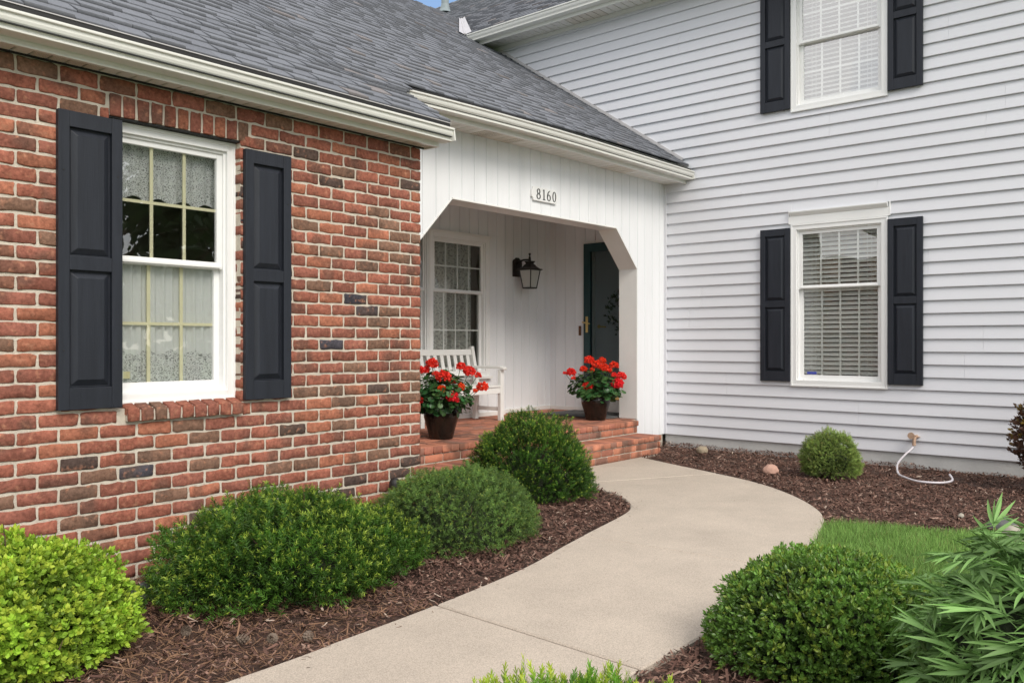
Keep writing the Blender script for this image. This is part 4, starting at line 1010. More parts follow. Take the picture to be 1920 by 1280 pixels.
def planter(loc, rim, h, label, glabel, heads, rx, rz, ccz, nl, which):
    c = np.array(loc); e = empty('planter', loc, label=label, cat='planter', group='dark glazed planters on the porch')
    b = MB(); R_ = rim
    b.lathe([(0, .0), (R_ * .63, 0), (R_ * .66, .006), (R_ * .74, h * .25), (R_ * .86, h * .5), (R_ * .96, h * .72), (R_ * 1.0, h * .86), (R_ * .985, h * .94), (R_ * .93, h * .965), (R_ * .95, h * .98), (R_ * .97, h), (R_ * .90, h), (R_ * .88, h * .9)], loc, 48)
    b.build('pot', M_glaze, e, smooth=True); b = MB(); b.lathe([(0, h * .93), (R_ * .89, h * .91)], loc, 32); b.build('potting_soil', M_soil, e)
    g = empty('geranium', (loc[0], loc[1], loc[2] + h), label=glabel, cat='flowering plant', group='red geraniums on the porch')
    cc = c + np.array([0, 0, ccz])
    P, N, r = dome_pts(nl, cc, rx, rx, rz, .35, 1.05, -.75, .16, 2.4, which)
    N2 = N * .55 + np.array([0, 0, .75]) + RNG.normal(0, .28, N.shape)
    # the disc's face looks along N2: local z = N2, local y = outward and down
    z = N2 / np.linalg.norm(N2, axis=1, keepdims=True); y = N + np.array([0, 0, -.35]); y -= z * (y * z).sum(1, keepdims=True); y /= np.linalg.norm(y, axis=1, keepdims=True); x = np.cross(y, z)
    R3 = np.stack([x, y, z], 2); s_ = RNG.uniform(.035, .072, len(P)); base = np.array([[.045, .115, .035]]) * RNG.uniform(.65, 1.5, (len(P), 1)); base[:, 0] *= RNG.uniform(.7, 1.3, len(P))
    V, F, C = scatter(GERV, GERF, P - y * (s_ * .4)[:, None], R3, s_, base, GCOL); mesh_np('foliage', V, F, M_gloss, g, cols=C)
    b = MB()
    for i in range(26):
        q = P[RNG.integers(len(P))]; b.tube([c + np.array([RNG.normal(0, .03), RNG.normal(0, .03), h * .9]), (c + q) / 2 * np.array([1, 1, 0]) + np.array([0, 0, (c[2] + h + q[2]) / 2 + .01]), q], .0035, 5)
    b.build('stem', mat('geranium_stem_%d' % which if False else 'geranium_stem', (.10, .17, .06), .6), g)
    for (du, z, rr, dep, tone) in heads:
        hp = c + rgtv * du + fwdv * dep; hp[2] = z
        rr *= 1.06; n = int(95 * (rr / .042) ** 1.6) + 12; d = RNG.normal(size=(n * 2, 3)); d /= np.linalg.norm(d, axis=1, keepdims=True); d = d[d[:, 2] > -.62][:n]; n = len(d)
        fl = hp + d * rr * np.array([1, 1, .88]) * RNG.uniform(.7, 1.0, (n, 1))
        Vs = []; 
        pos = np.repeat(fl, 4, 0); dd = np.repeat(d, 4, 0) * .35 + RNG.normal(0, .75, (n * 4, 3)); 
        col = np.array([[.90, .060, .030]]) * RNG.uniform(.75, 1.15, (n * 4, 1)); col[:, 1] *= (.6 + 1.3 * tone) ; col[:, 2] *= (1.6 - tone)
        V, F, C = scatter(PET, PETF, pos, frames(dd), RNG.uniform(.010, .017, n * 4) * (.8 + .3 * rr / .042), col); mesh_np('flower_head', V, F, M_petal, g, cols=C)
        b = MB(); b.tube([c + np.array([du * .3 * rgtv[0], du * .3 * rgtv[1], h]), (c * np.array([1, 1, 0]) + np.array([0, 0, (z + c[2] + h) / 2])) + rgtv * du * .7 + fwdv * dep * .7, hp], .0028, 5); b.build('flower_stem', MATS['geranium_stem'], g)
def hz(px, py, cx, s): return ((px - cx) / s, (642 - py) / s)
H1 = []
for (u, v, rr, dep, tn) in ((207, 268, 70, -.02, .35), (70, 345, 48, -.08, .2), (130, 345, 50, -.02, .2), (248, 388, 40, 0, .3), (355, 425, 84, -.13, .3), (545, 300, 52, .05, .3), (655, 360, 72, -.04, .25), (752, 402, 34, .0, .3), (808, 545, 66, -.02, .5), (340, 572, 48, -.17, .9), (552, 548, 52, -.12, .8), (478, 665, 80, -.20, .0), (70, 700, 44, -.18, .1), (722, 588, 20, -.05, .7), (462, 480, 34, -.05, .1)):
    px, py = 780 + u / 6.4, 640 + v / 6.4; a, z = hz(px, py, 829, 1608 / (7.36 + dep)); H1.append((a, z, rr / 6.4 / 219 * .92, dep, tn))
planter((5.17, 5.235, FZ + .002), .155, .255, 'dark glazed planter on the brick porch floor beside the brick wall corner', 'red geranium in the dark planter beside the brick wall corner', H1, .255, .20, .36, 520, 1)
H2 = []
for (u, v, rr, dep, tn) in ((357, 190, 46, 0, .4), (485, 197, 38, .02, .6), (418, 235, 46, -.06, .5), (605, 240, 42, .0, .5), (500, 265, 44, -.1, .5), (300, 278, 36, 0, .5), (175, 310, 44, 0, .2), (372, 292, 22, -.1, .6), (675, 350, 46, 0, .15), (628, 425, 60, -.1, .0), (325, 447, 50, -.17, .25), (600, 336, 24, -.05, .2), (112, 315, 14, 0, .2), (195, 368, 16, -.05, .4), (556, 292, 20, -.05, .4)):
    px, py = 1040 + u / 5.333, 640 + v / 5.333; a, z = hz(px, py, 1119, 1608 / (9.09 + dep)); H2.append((a, z, rr / 5.333 / 177 * .95, dep, tn))
planter((7.48, 5.25, FZ + .002), .158, .245, 'dark glazed planter beside the porch post by the front door', 'red geranium in the dark planter beside the porch post', H2, .265, .185, .345, 520, 2)

# ---------------------------------------------------------------- shrubs
def core(name, c, rx, ry, rz, m, parent, ax=0, seed=0, k=.8, low=-.5):
    n1, n2 = 40, 20; V = []
    for i in range(n2 + 1):
        ph = math.pi / 2 - (math.pi / 2 - math.asin(low)) * i / n2
        for j in range(n1):
            th = 2 * math.pi * j / n1; V.append((math.cos(ph) * math.cos(th), math.cos(ph) * math.sin(th), math.sin(ph)))
    V = np.array(V); V = V * (1 + .1 * vnoise(V, 2.2, seed))[:, None] * k * np.array([rx, ry, rz]); ca, sa = math.cos(ax), math.sin(ax)
    V = V @ np.array([[ca, -sa, 0], [sa, ca, 0], [0, 0, 1]]).T + np.array(c)
    F = [(i * n1 + j, i * n1 + (j + 1) % n1, (i + 1) * n1 + (j + 1) % n1, (i + 1) * n1 + j) for i in range(n2) for j in range(n1)]
    return mesh_np(name, V, F, m, parent)
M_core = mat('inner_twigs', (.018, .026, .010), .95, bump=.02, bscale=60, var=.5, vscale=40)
def sprig(nn=16, ln=1., nl=.36, wd=.055, ang=.95, flat=.45, tipfrac=.25):
    V = []; F = []; T = []
    for i in range(nn):
        t_ = i / (nn - 1); y = ln * (.08 + .86 * t_); a = i * 2.4; r_ = nl * (1 - .45 * t_)
        d = np.array([math.cos(a) * math.sin(ang), math.cos(ang) * (1 + t_ * .8), math.sin(a) * math.sin(ang) * flat + .0]); d /= np.linalg.norm(d)
        s_ = np.cross(d, [0.3, 0.1, 1.]); s_ /= np.linalg.norm(s_); p = np.array([0, y, 0]); b0 = len(V)
        V += [p - s_ * wd * .5, p + s_ * wd * .5, p + d * r_ + s_ * wd * .18, p + d * r_ - s_ * wd * .18]; F.append((b0, b0 + 1, b0 + 2, b0 + 3)); T += [t_] * 4
    return np.array(V), np.array(F), np.array(T)
def shrub_sprigs(name, c, rx, ry, rz, n, size, col_in, col_out, col_tip, label, cat='shrub', ax=0, seed=0, group=None, tmpl=None, lo=.8, upb=.5, jitter=.35, lump=.09, ls=2.2, zmin=-.35, tip_p=.5, gloss=M_leaf, core_k=.8, tipstart=.72, stray=0, hi=1.03):
    base = (c[0], c[1], GZ); e = empty(name, base, label=label, cat=cat)
    if group: e['group'] = group
    P, N, r = dome_pts(n, c, rx, ry, rz, lo, hi, zmin, lump, ls, seed, ax)
    so_ = (RNG.uniform(0, 1, len(P)) < .012) * RNG.uniform(.2, 1.0, len(P)) * min(size * .7, .026); P = P + (N + np.array([0, 0, .6])) * so_[:, None]     # stray shoots
    keep = P[:, 2] > GZ + .02; P, N, r = P[keep], N[keep], r[keep]; n = len(P)
    cl = vnoise(P, 7.5, seed + 3); dirs = N + np.array([0, 0, upb]) + RNG.normal(0, jitter, N.shape)
    tv, tf, tt = tmpl or sprig()
    sz = size * RNG.uniform(.7, 1.3, n)
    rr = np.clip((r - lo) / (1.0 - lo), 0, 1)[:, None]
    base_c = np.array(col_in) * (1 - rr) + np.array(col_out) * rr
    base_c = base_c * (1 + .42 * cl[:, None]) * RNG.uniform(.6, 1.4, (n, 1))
    V, F, C = scatter(tv, tf, P - N * size * .4, frames(dirs), sz, base_c)
    # young growth at the ends of some shoots is a lighter green
    k = len(tv); young = (RNG.uniform(0, 1, n) < tip_p * (.4 + .8 * np.clip(N[:, 2] + .1, 0, 1)) * (1 + .8 * vnoise(P, 5, seed + 6)) * rr[:, 0]).astype(float) * RNG.uniform(.4, 1, n)
    T = np.clip((np.tile(tt, n) - tipstart) / (1 - tipstart), 0, 1) * np.repeat(young, k)
    C = C * (1 - T[:, None]) + np.array(col_tip) * T[:, None]
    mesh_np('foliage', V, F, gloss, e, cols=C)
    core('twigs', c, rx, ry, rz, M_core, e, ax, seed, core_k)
    if stray:
        b = MB()
        for i in range(stray):
            q = P[RNG.integers(n)]; b.tube([np.array([c[0], c[1], GZ]) * .6 + q * .4, q * .97 + np.array([c[0], c[1], c[2]]) * .03, q + np.array([RNG.normal(0, .01), RNG.normal(0, .01), .03])], [.006, .003, .001], 4)
        b.build('branch', M_twig, e)
    return e
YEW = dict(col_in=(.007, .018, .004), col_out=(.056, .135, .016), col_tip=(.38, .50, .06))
YG = 'yew shrubs beside the path'
sp1 = sprig(16, 1, .40, .085, ang=1.1, flat=.9)
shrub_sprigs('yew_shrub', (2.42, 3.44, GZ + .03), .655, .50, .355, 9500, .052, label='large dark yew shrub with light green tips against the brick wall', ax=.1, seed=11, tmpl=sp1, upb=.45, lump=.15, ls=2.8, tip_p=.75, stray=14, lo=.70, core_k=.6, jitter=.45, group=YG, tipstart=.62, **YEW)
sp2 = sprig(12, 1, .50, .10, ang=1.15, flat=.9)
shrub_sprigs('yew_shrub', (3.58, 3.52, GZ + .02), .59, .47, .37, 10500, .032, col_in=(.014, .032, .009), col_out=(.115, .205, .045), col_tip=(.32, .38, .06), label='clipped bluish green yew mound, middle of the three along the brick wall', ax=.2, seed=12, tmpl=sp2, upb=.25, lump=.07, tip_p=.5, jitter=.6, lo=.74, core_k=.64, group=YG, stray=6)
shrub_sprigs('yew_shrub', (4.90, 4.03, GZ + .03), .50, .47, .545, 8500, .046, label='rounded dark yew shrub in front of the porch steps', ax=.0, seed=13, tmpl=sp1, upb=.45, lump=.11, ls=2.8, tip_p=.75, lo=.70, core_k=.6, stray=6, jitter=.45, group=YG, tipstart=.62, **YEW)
sp3 = sprig(20, 1, .30, .06)
shrub_sprigs('yew_shrub', (1.65, 1.22, GZ + .0), .50, .26, .312, 4200, .062, col_in=(.03, .07, .012), col_out=(.13, .30, .03), col_tip=(.52, .60, .06), label='bright yellow green yew at the bottom edge of the photo beside the path', ax=rad(-49), seed=14, tmpl=sp3, upb=.8, lump=.2, tip_p=.95, tipstart=.3, lo=.7, core_k=.6, group=YG)
sp4 = sprig(12, 1, .45, .10, ang=1.1, flat=.9)
shrub_sprigs('globe_spruce', (7.26, 2.68, GZ + .13), .235, .235, .245, 5200, .030, col_in=(.06, .09, .02), col_out=(.24, .34, .08), col_tip=(.40, .30, .09), label='small round dwarf conifer in the mulch by the pale siding wall', seed=15, tmpl=sp4, upb=.3, lump=.16, ls=3.5, tip_p=.45, zmin=-.6, jitter=.6, core_k=.65)
# leaf templates for the broadleaf shrubs: a folded leaf
def leaf(wd=.3, fold=.08, curl=.05):
    V = np.array([(0, 0, 0), (wd * .8, .3, fold), (wd, .55, fold - curl * .3), (0, 1, -curl), (-wd, .55, fold - curl * .3), (-wd * .8, .3, fold), (0, .5, 0)], float)
    F = np.array([(0, 1, 6), (1, 2, 6), (2, 3, 6), (6, 3, 4), (6, 4, 5), (6, 5, 0)]); return V, F
def tuft(nl=5, spread=.9, **k):
    lv, lf = leaf(**k); V = []; F = []
    for i in range(nl):
        a = i * 2.4; tl = spread * (.55 + .45 * ((i + 1) / nl)); ca, sa = math.cos(a), math.sin(a)
        Rz = np.array([[ca, 0, sa], [0, 1, 0], [-sa, 0, ca]]); ct, st_ = math.cos(tl), math.sin(tl); Rx = np.array([[1, 0, 0], [0, ct, -st_], [0, st_, ct]])
        W = (lv * (1 - .06 * i)) @ Rx.T @ Rz.T + np.array([0, .55 - .11 * i, 0]); F.append(lf + len(V) * 0 + sum(len(q) for q in V)); V.append(W)
    V = np.vstack(V); return V, np.vstack(F), np.repeat(np.linspace(1, .5, nl), len(lv))
tb = tuft(6, .85, wd=.24)
shrub_sprigs('boxwood_shrub', (3.10, 1.15, GZ + .03), .415, .40, .335, 13500, .0175, col_in=(.016, .040, .008), col_out=(.125, .245, .042), col_tip=(.26, .34, .05), label='round clipped boxwood with small glossy leaves beside the path', seed=16, tmpl=tb, upb=.3, lump=.07, ls=2.6, tip_p=.25, gloss=M_gloss, lo=.82, jitter=.6, stray=14, tipstart=0)
ts = tuft(7, 1.0, wd=.33)
shrub_sprigs('spirea_shrub', (1.16, 3.30, GZ + .10), .345, .34, .315, 12500, .0195, col_in=(.05, .11, .015), col_out=(.29, .46, .045), col_tip=(.50, .60, .07), label='bright lime green spirea in front of the brick wall at the left edge', seed=17, tmpl=ts, upb=.35, lump=.24, ls=3.0, tip_p=.5, lo=.66, jitter=.6, stray=24, core_k=.6, tipstart=0, zmin=-.5)
tbb = tuft(6, .9, wd=.28)
shrub_sprigs('barberry_shrub', (7.66, 1.06, GZ + .40), .34, .30, .40, 2600, .032, col_in=(.03, .018, .010), col_out=(.10, .05, .032), col_tip=(.26, .18, .03), label='dark purple and green barberry at the right edge by the siding wall', seed=18, tmpl=tbb, upb=.6, lump=.2, ls=3.4, tip_p=.4, lo=.6, jitter=.6, stray=16, tipstart=0, zmin=-.9, hi=1.1, core_k=.5)
# peony: long lance leaflets in groups
pe = empty('peony_plant', (2.62, .50, GZ), label='leafy peony with long narrow leaflets at the lower right corner', cat='plant')
def lance():
    V = []; F = []; ns = 7
    for i in range(ns):
        t_ = i / (ns - 1); wd_ = .050 * math.sin(math.pi * min(t_ * .96 + .04, 1) ** .8) + .004; z = -.16 * t_ * t_ ; V += [(-wd_, t_, z + wd_ * .35), (0, t_, z), (wd_, t_, z + wd_ * .35)]
    for i in range(ns - 1):
        for j in (0, 1): a = i * 3 + j; F.append((a, a + 1, a + 4, a + 3))
    return np.array(V), np.array(F)
lv, lf = lance(); tv_, tf_ = [], []
for i, (a, s_, off, ro) in enumerate(((0.03, .78, .42, 0), (.42, .74, .34, .3), (-.38, .70, .36, -.3), (.72, .62, .16, .4), (-.80, .64, .14, -.4), (.16, .60, .46, .6), (-.2, .58, .44, -.6), (.5, .50, .02, .2), (-.55, .46, .0, -.2))):
    ca, sa = math.cos(a), math.sin(a); L_q = lv * np.array([s_ * 1.05, s_, s_ * (.6 + .25 * (i % 3))]); cr_, sr_ = math.cos(ro), math.sin(ro)
    L_q = np.stack([L_q[:, 0] * cr_ + L_q[:, 2] * sr_, L_q[:, 1], -L_q[:, 0] * sr_ + L_q[:, 2] * cr_], 1)
    W = np.stack([L_q[:, 0] * ca + L_q[:, 1] * sa, -L_q[:, 0] * sa + L_q[:, 1] * ca, L_q[:, 2]], 1) + np.array([0, off, .015 * (i % 3)]); tf_.append(lf + sum(len(q) for q in tv_)); tv_.append(W)
st_v = np.array([(-.007, -.35, -.05), (.007, -.35, -.05), (.005, .45, 0), (-.005, .45, 0)]); st_v = np.vstack([st_v[:1], st_v]) ; tf_.append(np.array([(1, 2, 3, 4)]) + sum(len(q) for q in tv_)); tv_.append(st_v)
tv_, tf_ = np.vstack(tv_), np.vstack(tf_)
n = 860; P, N, r = dome_pts(n, (2.66, .40, GZ + .24), .33, .34, .40, .45, 1.0, -.5, .14, 2.5, 20)
z = N * .35 + np.array([0, 0, .9]) + RNG.normal(0, .35, N.shape); z /= np.linalg.norm(z, axis=1, keepdims=True)
y = N * .9 + np.array([0, 0, .65]) + RNG.normal(0, .35, N.shape); y -= z * (y * z).sum(1, keepdims=True); y /= np.linalg.norm(y, axis=1, keepdims=True)
cl_ = np.array([[.19, .34, .10]]) * RNG.uniform(.55, 1.35, (n, 1)) * (1 + .25 * (RNG.uniform(0, 1, (n, 1)) < .3))
V, F, C = scatter(tv_, tf_, P - y * .06, np.stack([np.cross(y, z), y, z], 2), RNG.uniform(.095, .17, n), cl_); mesh_np('foliage', V, F, M_leaf, pe, cols=C, smooth=True)
b = MB()
for i in range(34):
    q = P[RNG.integers(n)]; b.tube([(2.6 + RNG.normal(0, .05), .46 + RNG.normal(0, .05), GZ), ((2.6 + q[0]) / 2, (.46 + q[1]) / 2, (GZ + q[2]) / 2 + .08), q], [.005, .004, .002], 6)
b.build('stem', mat('peony_stem', (.16, .20, .06), .6), pe)
core('inner_leaves', (2.60, .44, GZ + .22), .36, .40, .42, M_core, pe, 0, 20, .55)

# ---------------------------------------------------------------- ground
def cat(P, n=6):
    P = [np.array(p, float) for p in P]; Q = []
    for i in range(len(P) - 1):
        a, b_, c, d = P[max(i - 1, 0)], P[i], P[i + 1], P[min(i + 2, len(P) - 1)]
        for k_ in range(n):
            t_ = k_ / n; Q.append(.5 * ((2 * b_) + (-a + c) * t_ + (2 * a - 5 * b_ + 4 * c - d) * t_ ** 2 + (-a + 3 * b_ - 3 * c + d) * t_ ** 3))
    Q.append(P[-1]); return Q
Lp = cat([(-4, 2.52), (-1, 2.55), (1.53, 2.59), (2.07, 2.62), (2.6, 2.66), (3.29, 2.76), (3.84, 2.9), (4.3, 3.01), (4.68, 3.1), (4.92, 3.18), (5.11, 3.3), (5.32, 3.52), (5.46, 3.8), (5.58, 4.1), (5.70, 4.56)])
Rp = cat([(-4, 1.55), (-1, 1.57), (1.6, 1.60), (2.55, 1.60), (3.04, 1.6), (3.6, 1.64), (4.16, 1.72), (4.71, 1.84), (5.03, 1.93), (5.35, 2.02), (5.58, 2.11), (5.82, 2.25), (6.12, 2.50), (6.42, 2.83), (6.62, 3.14), (6.78, 3.48), (6.93, 3.82), (7.11, 4.23), (7.26, 4.56)])
Lp, Rp = np.array(Lp), np.array(Rp)
def idx(A, p): return int(np.argmin(((A - np.array(p)) ** 2).sum(1)))
jl = [0, idx(Lp, (-.2, 2.56)), idx(Lp, (2.6, 2.66)), idx(Lp, (4.08, 2.96)), idx(Lp, (5.6, 4.12)), len(Lp) - 1]
jr = [0, idx(Rp, (-.2, 1.58)), idx(Rp, (2.55, 1.60)), idx(Rp, (4.16, 1.72)), idx(Rp, (6.78, 3.48)), len(Rp) - 1]
bm = bmesh.new()
for s_ in range(5):
    A = list(Lp[jl[s_]:jl[s_ + 1] + 1]); B_ = list(Rp[jr[s_]:jr[s_ + 1] + 1]); pl = A + B_[::-1]
    # shrink ends for the control joint
    g = .009 if s_ < 2 else .0055
    def sh(p, q): d = (q - p) / (np.linalg.norm(q - p) + 1e-9); return p + d * g
    pl2 = [p.copy() for p in pl]; nA = len(A)
    pl2[0] = sh(A[0], A[1]); pl2[nA - 1] = sh(A[-1], A[-2]); pl2[nA] = sh(B_[-1], B_[-2]); pl2[-1] = sh(B_[0], B_[1])
    tilt = .0
    cen = np.mean(pl2, axis=0)
    def inset(p, k_): d = cen - p; return p + d / np.linalg.norm(d) * k_
    v1 = [bm.verts.new((p[0], p[1], GZ)) for p in [inset(p, .009) for p in pl2]]; v0 = [bm.verts.new((p[0], p[1], GZ - .007)) for p in pl2]; vb = [bm.verts.new((p[0], p[1], GZ - .1)) for p in pl2]; nn = len(pl2)
    bm.faces.new(v1)
    for i in range(nn): bm.faces.new((v0[i], v1[i], v1[(i + 1) % nn], v0[(i + 1) % nn])); bm.faces.new((vb[i], v0[i], v0[(i + 1) % nn], vb[(i + 1) % nn]))
bmesh.ops.triangulate(bm, faces=[f for f in bm.faces if len(f.verts) > 4]); bmesh.ops.recalc_face_normals(bm, faces=bm.faces)
me = bpy.data.meshes.new('path'); bm.to_mesh(me); bm.free(); me.materials.append(M_path); o = bpy.data.objects.new('path', me); sc.collection.objects.link(o); tag(o, kind='structure')
# debris and pits on the concrete: fine speckle built into the material
t = M_path.node_tree; N_ = t.nodes; L_ = t.links; bs = N_['Principled BSDF']; src = bs.inputs['Base Color'].links[0].from_socket
tc_ = N_.new('ShaderNodeTexCoord'); n3 = N_.new('ShaderNodeTexNoise'); n3.inputs['Scale'].default_value = 210; n3.inputs['Detail'].default_value = 2; L_.new(tc_.outputs['Object'], n3.inputs['Vector'])
mr = N_.new('ShaderNodeMapRange'); mr.inputs[1].default_value = .35; mr.inputs[2].default_value = .65; mr.inputs[3].default_value = .80; mr.inputs[4].default_value = 1.17; L_.new(n3.outputs['Fac'], mr.inputs[0])
sv = N_.new('ShaderNodeVectorMath'); sv.operation = 'SCALE'; L_.new(src, sv.inputs[0]); L_.new(mr.outputs[0], sv.inputs['Scale'])
n4 = N_.new('ShaderNodeTexNoise'); n4.inputs['Scale'].default_value = 26; n4.inputs['Detail'].default_value = 7; n4.inputs['Roughness'].default_value = .7; L_.new(tc_.outputs['Object'], n4.inputs['Vector'])
c4 = N_.new('ShaderNodeValToRGB'); c4.color_ramp.elements[0].position = .70; c4.color_ramp.elements[1].position = .78; c4.color_ramp.elements[1].color = (.5, .5, .5, 1); L_.new(n4.outputs['Fac'], c4.inputs[0])
m4 = N_.new('ShaderNodeMixRGB'); m4.inputs[2].default_value = (.20, .165, .12, 1); L_.new(c4.outputs[0], m4.inputs[0]); L_.new(sv.outputs[0], m4.inputs[1]); L_.new(m4.outputs[0], bs.inputs['Base Color'])
path_poly = np.vstack([Lp, Rp[::-1]])
def inside(poly, P):
    x, y = P[:, 0], P[:, 1]; r = np.zeros(len(P), bool); n = len(poly); j = n - 1
    for i in range(n):
        xi, yi = poly[i]; xj, yj = poly[j]
        c = ((yi > y) != (yj > y)) & (x < (xj - xi) * (y - yi) / (yj - yi + 1e-12) + xi); r ^= c; j = i
    return r
lawn_edge = [(5.30, 2.0), (5.42, 1.96), (5.52, 1.77), (5.62, 1.49), (5.69, 1.22), (5.70, .98), (5.66, .5), (5.5, -.3), (5.5, -6)]
lawn_poly = np.array([(3.80, 1.66), (4.16, 1.72), (4.71, 1.84), (5.03, 1.93), (5.35, 2.02)] + lawn_edge[1:] + [(3.3, -6), (3.3, -.8), (3.62, -.1), (3.74, .9)])
def sheet(name, poly, z, m, kind='structure'):
    bm = bmesh.new(); vs = [bm.verts.new((p[0], p[1], z)) for p in poly]; f = bm.faces.new(vs); bmesh.ops.recalc_face_normals(bm, faces=bm.faces)
    bmesh.ops.triangulate(bm, faces=bm.faces); me = bpy.data.meshes.new(name); bm.to_mesh(me); bm.free(); 
    if me.polygons[0].normal.z < 0: me.flip_normals()
    me.materials.append(m); o = bpy.data.objects.new(name, me); sc.collection.objects.link(o); return tag(o, kind=kind)
sheet('ground', [(-400, -400), (400, -400), (400, 400), (-400, 400)], GZ - .055, M_lawn)
sheet('mulch_bed', [(-2, 1.9), (-2, 4.2), (3.84, 4.2), (3.84, 4.7), (8.5, 5.0), (8.5, -3), (5.4, -3), (5.4, -.4), (3.6, -.4), (3.2, -.6), (.4, -.6), (.4, 1.2)], GZ - .028, M_mulchbase)
sheet('lawn', lawn_poly, GZ - .022, M_lawn)
# mulch: shredded bark chips
def chips(n, rnd):
    X = rnd.uniform(-1.2, 8.42, n); Y = rnd.uniform(-1.0, 4.95, n); P = np.stack([X, Y], 1)
    k = ~inside(path_poly, P) & ~inside(lawn_poly, P)
    k &= ~((Y > 4.05) & (X < 3.83)) & ~((Y > 4.56) & (X < 7.71)) & ~((X > 8.40))
    k &= ~((X < .3) & (Y < 1.6)) & ~((X > 3.75) & (X < 5.45) & (Y < 1.6)) & ~((X < 2.0) & (Y < .3))
    return P[k]
def make_chips():
    P = chips(330000, RNG)
    dist = np.hypot(P[:, 0], P[:, 1]); keep = RNG.uniform(0, 1, len(P)) < np.clip(1.35 - dist / 13, .5, 1); P = P[keep]; n = len(P)
    mound = .014 * vnoise(np.c_[P, np.zeros(n)], 2.5, 40) + .010 * vnoise(np.c_[P, np.zeros(n)], 9, 41)
    mound += .015 * np.clip((P[:, 0] - 7.9) / .5, 0, 1) - .03 * np.clip((3.2 - P[:, 1]) / 2, 0, 1) * (P[:, 0] > 7.5)
    z = GZ - .012 + mound + RNG.uniform(0, .022, n)
    # strip TV: bent sliver with 6 verts
    TV = np.array([(-.5, -.5, 0), (.5, -.5, 0), (-.45, 0, .12), (.55, .02, .12), (-.3, .5, 0), (.35, .46, 0.02)], float); TF = np.array([(0, 1, 3, 2), (2, 3, 5, 4)])
    yaw = RNG.uniform(0, 6.28, n); pit = RNG.normal(0, .32, n); ca, sa, cp, sp_ = np.cos(yaw), np.sin(yaw), np.cos(pit), np.sin(pit)
    y = np.stack([ca * cp, sa * cp, sp_], 1); x = np.stack([-sa, ca, np.zeros(n)], 1) + RNG.normal(0, .25, (n, 3)); x -= y * (x * y).sum(1, keepdims=True); x /= np.linalg.norm(x, axis=1, keepdims=True)
    big = RNG.uniform(0, 1, n); Ls = np.where(big < .06, RNG.uniform(.035, .075, n), RNG.uniform(.012, .035, n)); Ws = np.where(big < .06, RNG.uniform(.007, .016, n), RNG.uniform(.003, .0095, n))
    scl = np.stack([Ws, Ls, np.full(n, .008)], 1)
    pal = np.array([(.150, .083, .063), (.105, .056, .043), (.215, .128, .097), (.055, .030, .024), (.30, .20, .155), (.46, .36, .29)]); pr = RNG.choice(6, n, p=[.34, .27, .19, .12, .065, .015])
    col = pal[pr] * RNG.uniform(.75, 1.3, (n, 1))
    left = (P[:, 0] < 2.6) & (P[:, 1] > 2.5); fade = left & (RNG.uniform(0, 1, n) < .45); col[fade] = np.array([.20, .115, .07]) * RNG.uniform(.7, 1.4, (fade.sum(), 1)); scl[fade, 1] *= 1.6; scl[fade, 0] *= .5
    V, F, C = scatter(TV, TF, np.c_[P, z], np.stack([x, y, np.cross(x, y)], 2), scl, col)
    return tag(mesh_np('mulch', V, F, M_mulch, None, cols=C), 'shredded brown bark mulch around the shrubs and along the walls', 'mulch', kind='stuff')
make_chips()
# a few chips and needles blown onto the path edges
n = 260; t_ = RNG.uniform(0, 1, n); side = RNG.uniform(0, 1, n) < .6; ii = (t_ * (len(Lp) - 1)).astype(int); jj = (t_ * (len(Rp) - 1)).astype(int)
base = np.where(side[:, None], Lp[ii], Rp[jj]); P = base + RNG.normal(0, .035, (n, 2)) + np.where(side, -.02, .02)[:, None] * np.array([0, 1]); P[::9] += RNG.normal(0, .3, P[::9].shape); k = inside(path_poly, P); P = P[k]; n = len(P)
yaw = RNG.uniform(0, 6.28, n); y = np.stack([np.cos(yaw), np.sin(yaw), np.zeros(n)], 1); x = np.stack([-np.sin(yaw), np.cos(yaw), np.zeros(n)], 1); zz = np.cross(x, y)
V, F, C = scatter(np.array([(-.5, -.5, 0), (.5, -.5, 0), (.4, .5, .1), (-.4, .5, .1)]), np.array([(0, 1, 2, 3)]), np.c_[P, np.full(n, GZ + .002)], np.stack([x, y, zz], 2), np.stack([RNG.uniform(.0012, .004, n), RNG.uniform(.008, .03, n), np.full(n, .01)], 1), np.array([[.11, .06, .04]]) * RNG.uniform(.5, 1.8, (n, 1)))
tag(mesh_np('litter', V, F, M_mulch, None, cols=C), 'bits of bark and dry needles strewn along the path edges', 'litter', kind='stuff')
